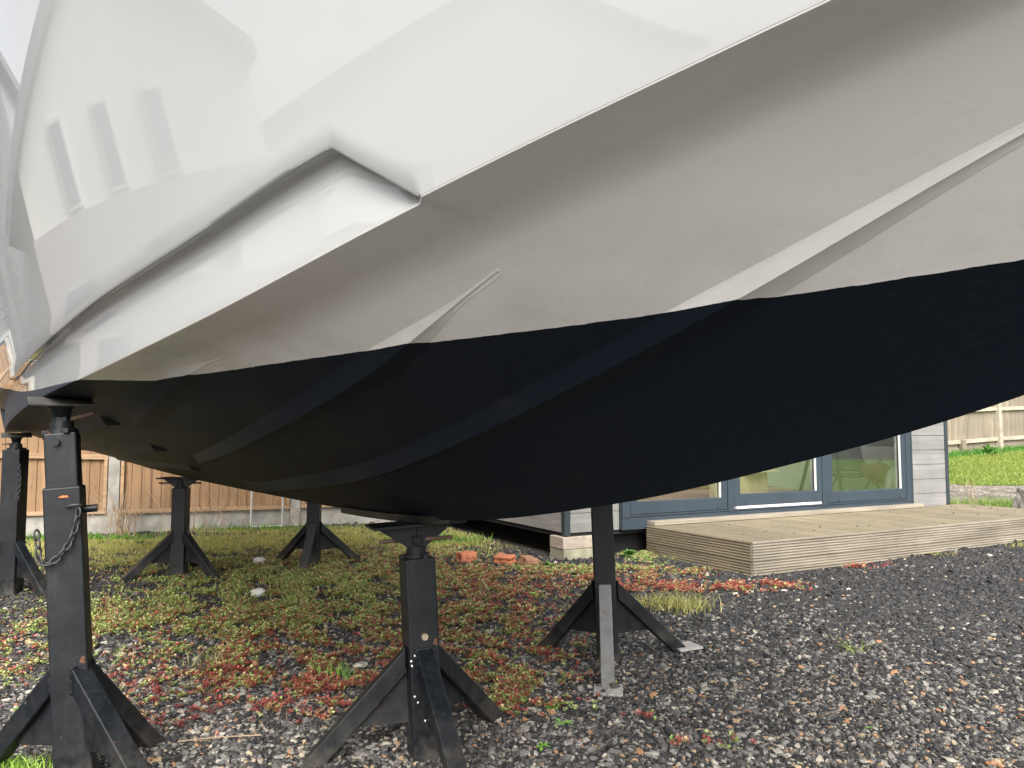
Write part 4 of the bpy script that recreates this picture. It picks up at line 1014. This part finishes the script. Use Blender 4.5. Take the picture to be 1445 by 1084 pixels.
tuft('grass_tuft', 4.6, 7.0, 70, .06, .10, [(.32, .34, .06), (.34, .28, .08)], 'yellow grass near the right edge of the gravel', lean=1.2)
tuft('grass_tuft', .05, 4.05, 40, .05, .07, [(.24, .34, .06)], 'small green grass patch left of the grey legged stand', lean=1.2)
tuft('grass_tuft', -1.38, 3.5, 60, .07, .07, [(.24, .32, .08), (.34, .33, .14)], 'wispy pale grass beside the nearest stand on red ground cover', lean=1.4)
tuft('grass_tuft', -.72, 3.35, 60, .07, .05, [(.18, .34, .05)], 'green grass sprig left of the middle stand legs', lean=1.2)
def weed(x, y, n, L_, w_, c, lb, seed, rise=.5):
    r_ = random.Random(seed); vs, cs = [], []
    m = MB()
    for i in range(n):
        a_ = i * 2.4 + r_.uniform(-.3, .3); l_ = L_ * r_.uniform(.6, 1.1); t_ = r_.uniform(.2, rise + .4); d = Vector((math.cos(a_) * math.cos(t_), math.sin(a_) * math.cos(t_), math.sin(t_))); s_ = Vector((-math.sin(a_), math.cos(a_), 0))
        pts = []
        for f, ww in ((0, .15), (.25, .5), (.55, 1), (.8, .8), (1, .05)):
            p = d * l_ * f - Vector((0, 0, 1)) * l_ * .45 * f * f; pts.append((p - s_ * w_ * ww, p + Vector((0, 0, -.002)), p + s_ * w_ * ww))
        m.grid([list(q) for q in pts])
    o = m.build('weed', c, None, smooth=True); o.location = (x, y, gz(x, y) + .008); return tag(o, lb, 'weed')
M['weed'] = mat_simple('weed_leaf', (.16, .33, .05), .5, .25, 30); M['weed_dark'] = mat_simple('clover_leaf', (.09, .22, .035), .55, .3, 30)
weed(.155, 2.97, 16, .065, .008, M['weed'], 'largest green rosette weed on the gravel left of the grey leg foot', 1)
weed(.175, 2.80, 10, .045, .007, M['weed'], 'second green weed just in front of the largest rosette', 2)
weed(.10, 2.60, 9, .035, .006, M['weed'], 'small green weed nearest the bottom edge of the gravel', 3)
weed(1.24, 2.76, 8, .022, .004, M['weed'], 'tiny green seedling among orange pebbles', 4)
weed(.14, 5.02, 12, .06, .012, M['weed'], 'leafy green weed behind the middle stand on reddish gravel', 5)
for i, (x, y, lb) in enumerate([(-.02, 6.42, 'clover clump at the left side of the concrete blocks'), (1.0, 6.6, 'clover clump in the dark gap between blocks and deck'), (.28, 6.10, 'clover spread in front of the concrete blocks')]):
    weed(x, y, 60 if i != 2 else 46, .11 if i != 2 else .08, .018, M['weed_dark'], lb, 11 + i, .9)
weed(9.35, 15.15, 30, .36, .035, M['weed_dark'], 'bushy green weed at the foot of the old fence', 20, 1.2)
m = MB(); m.tube([(-.12, 0, .02), (0, .01, .026), (.14, .03, .02)], .0022, 5); o = m.build('straw', M['stalk'], None); o.location = (-.98, 2.62, gz(-.98, 2.62)); o.rotation_euler = (0, 0, .1); tag(o, 'dry straw lying on gravel between the two near stands', 'straw')

# ------------------------------------------------------------------ houses across the yard behind the camera (seen mirrored in the hull side)
M['plinth_brick'] = mat_simple('grey_brick', (.30, .28, .27), .85, .2, 14)
def house(loc, rz, wl, wr, slope, ohl, ohr, dep, ridge, label, wins, brick=1.0, wall='render'):
    h = empty('house', loc, rz, label, 'house')
    m = MB()
    pr = [(-wl, 0), (wr, 0), (wr, ridge - slope * wr), (0, ridge), (-wl, ridge - slope * wl)]
    vs = [(x, 0, z) for x, z in pr] + [(x, -dep, z) for x, z in pr]
    m.add(vs, [(4, 3, 2, 1, 0)[::-1], (5, 6, 7, 8, 9)[::-1], (0, 5, 6, 1)[::-1], (1, 6, 7, 2)[::-1], (4, 9, 5, 0)[::-1]])
    m.build('wall', M[wall], h)
    for sg, W, oh in ((-1, wl, ohl), (1, wr, ohr)):
        m = MB(); e_ = W + oh; a_ = Vector((0, .28, ridge + .14)); b_ = Vector((sg * e_, .28, ridge - slope * e_ + .14)); th = Vector((0, 0, .2)); bk = Vector((0, -dep - .5, 0))
        m.add([a_, b_, b_ + bk, a_ + bk, a_ - th, b_ - th, b_ + bk - th, a_ + bk - th], [(0, 1, 2, 3), (7, 6, 5, 4), (0, 4, 5, 1), (1, 5, 6, 2), (2, 6, 7, 3), (3, 7, 4, 0)]); m.build('roof', M['roof'], h)
    m = MB(); m.box(((wr - wl) / 2, .03, brick / 2), (wl + wr + .06, .08, brick)); m.build('plinth', M['plinth_brick'], h)
    for x, z, w_, hh in wins:
        m = MB(); m.box((x, .02, z), (w_ + .12, .10, hh + .12)); f = m.build('window', M['white_wall'], h); m = MB(); m.box((x, .045, z), (w_, .09, hh)); m.build('pane', M['darkglass'], f)
    return h

HA = R(-72); pn_ = Vector((math.sin(HA), math.cos(HA), 0)); ex_ = Vector((math.cos(HA), -math.sin(HA), 0))
def hloc(x, d=9.0): p = pn_ * d + ex_ * x; return (p.x, p.y, 0)
hrz = math.atan2(-pn_.y, -pn_.x) - math.pi / 2
house(hloc(.7), hrz, 3.16, 2.42, .60, .95, .12, 8, 5.30, 'cream rendered gable house with three narrow upper windows, mirrored in the glossy hull side',
      [(-1.78, 3.12, .28, .86), (-.62, 3.12, .28, .86), (.5, 3.12, .32, .88), (-2.2, 1.4, .9, .9), (.3, 1.4, 1.0, .9)], 2.58)
house(hloc(-8.6, 9.8), hrz, 6.9, 6.0, .32, .1, .4, 8, 5.1, 'plain pale house with a low wide gable, mirrored right of the three window gable', [(-3.5, 1.5, 1.0, 1.0), (1.5, 1.5, 1.0, 1.0)], 1.0)
M['dark_clad'] = wood_material('grey_stripe_cladding', (.30, .30, .30), (.16, .16, .17), axis=0, knots=False, pitch=.35, pax=0)
house(hloc(8.6, 10.6), hrz, 4.6, 4.3, .85, .3, .3, 7, 9.0, 'grey striped timber gable building, mirrored at the far left of the hull side', [(-1.2, 1.6, 1.4, 1.1), (1.4, 1.6, .8, 1.1), (1.6, 3.6, .7, .9)], 1.2, 'dark_clad')
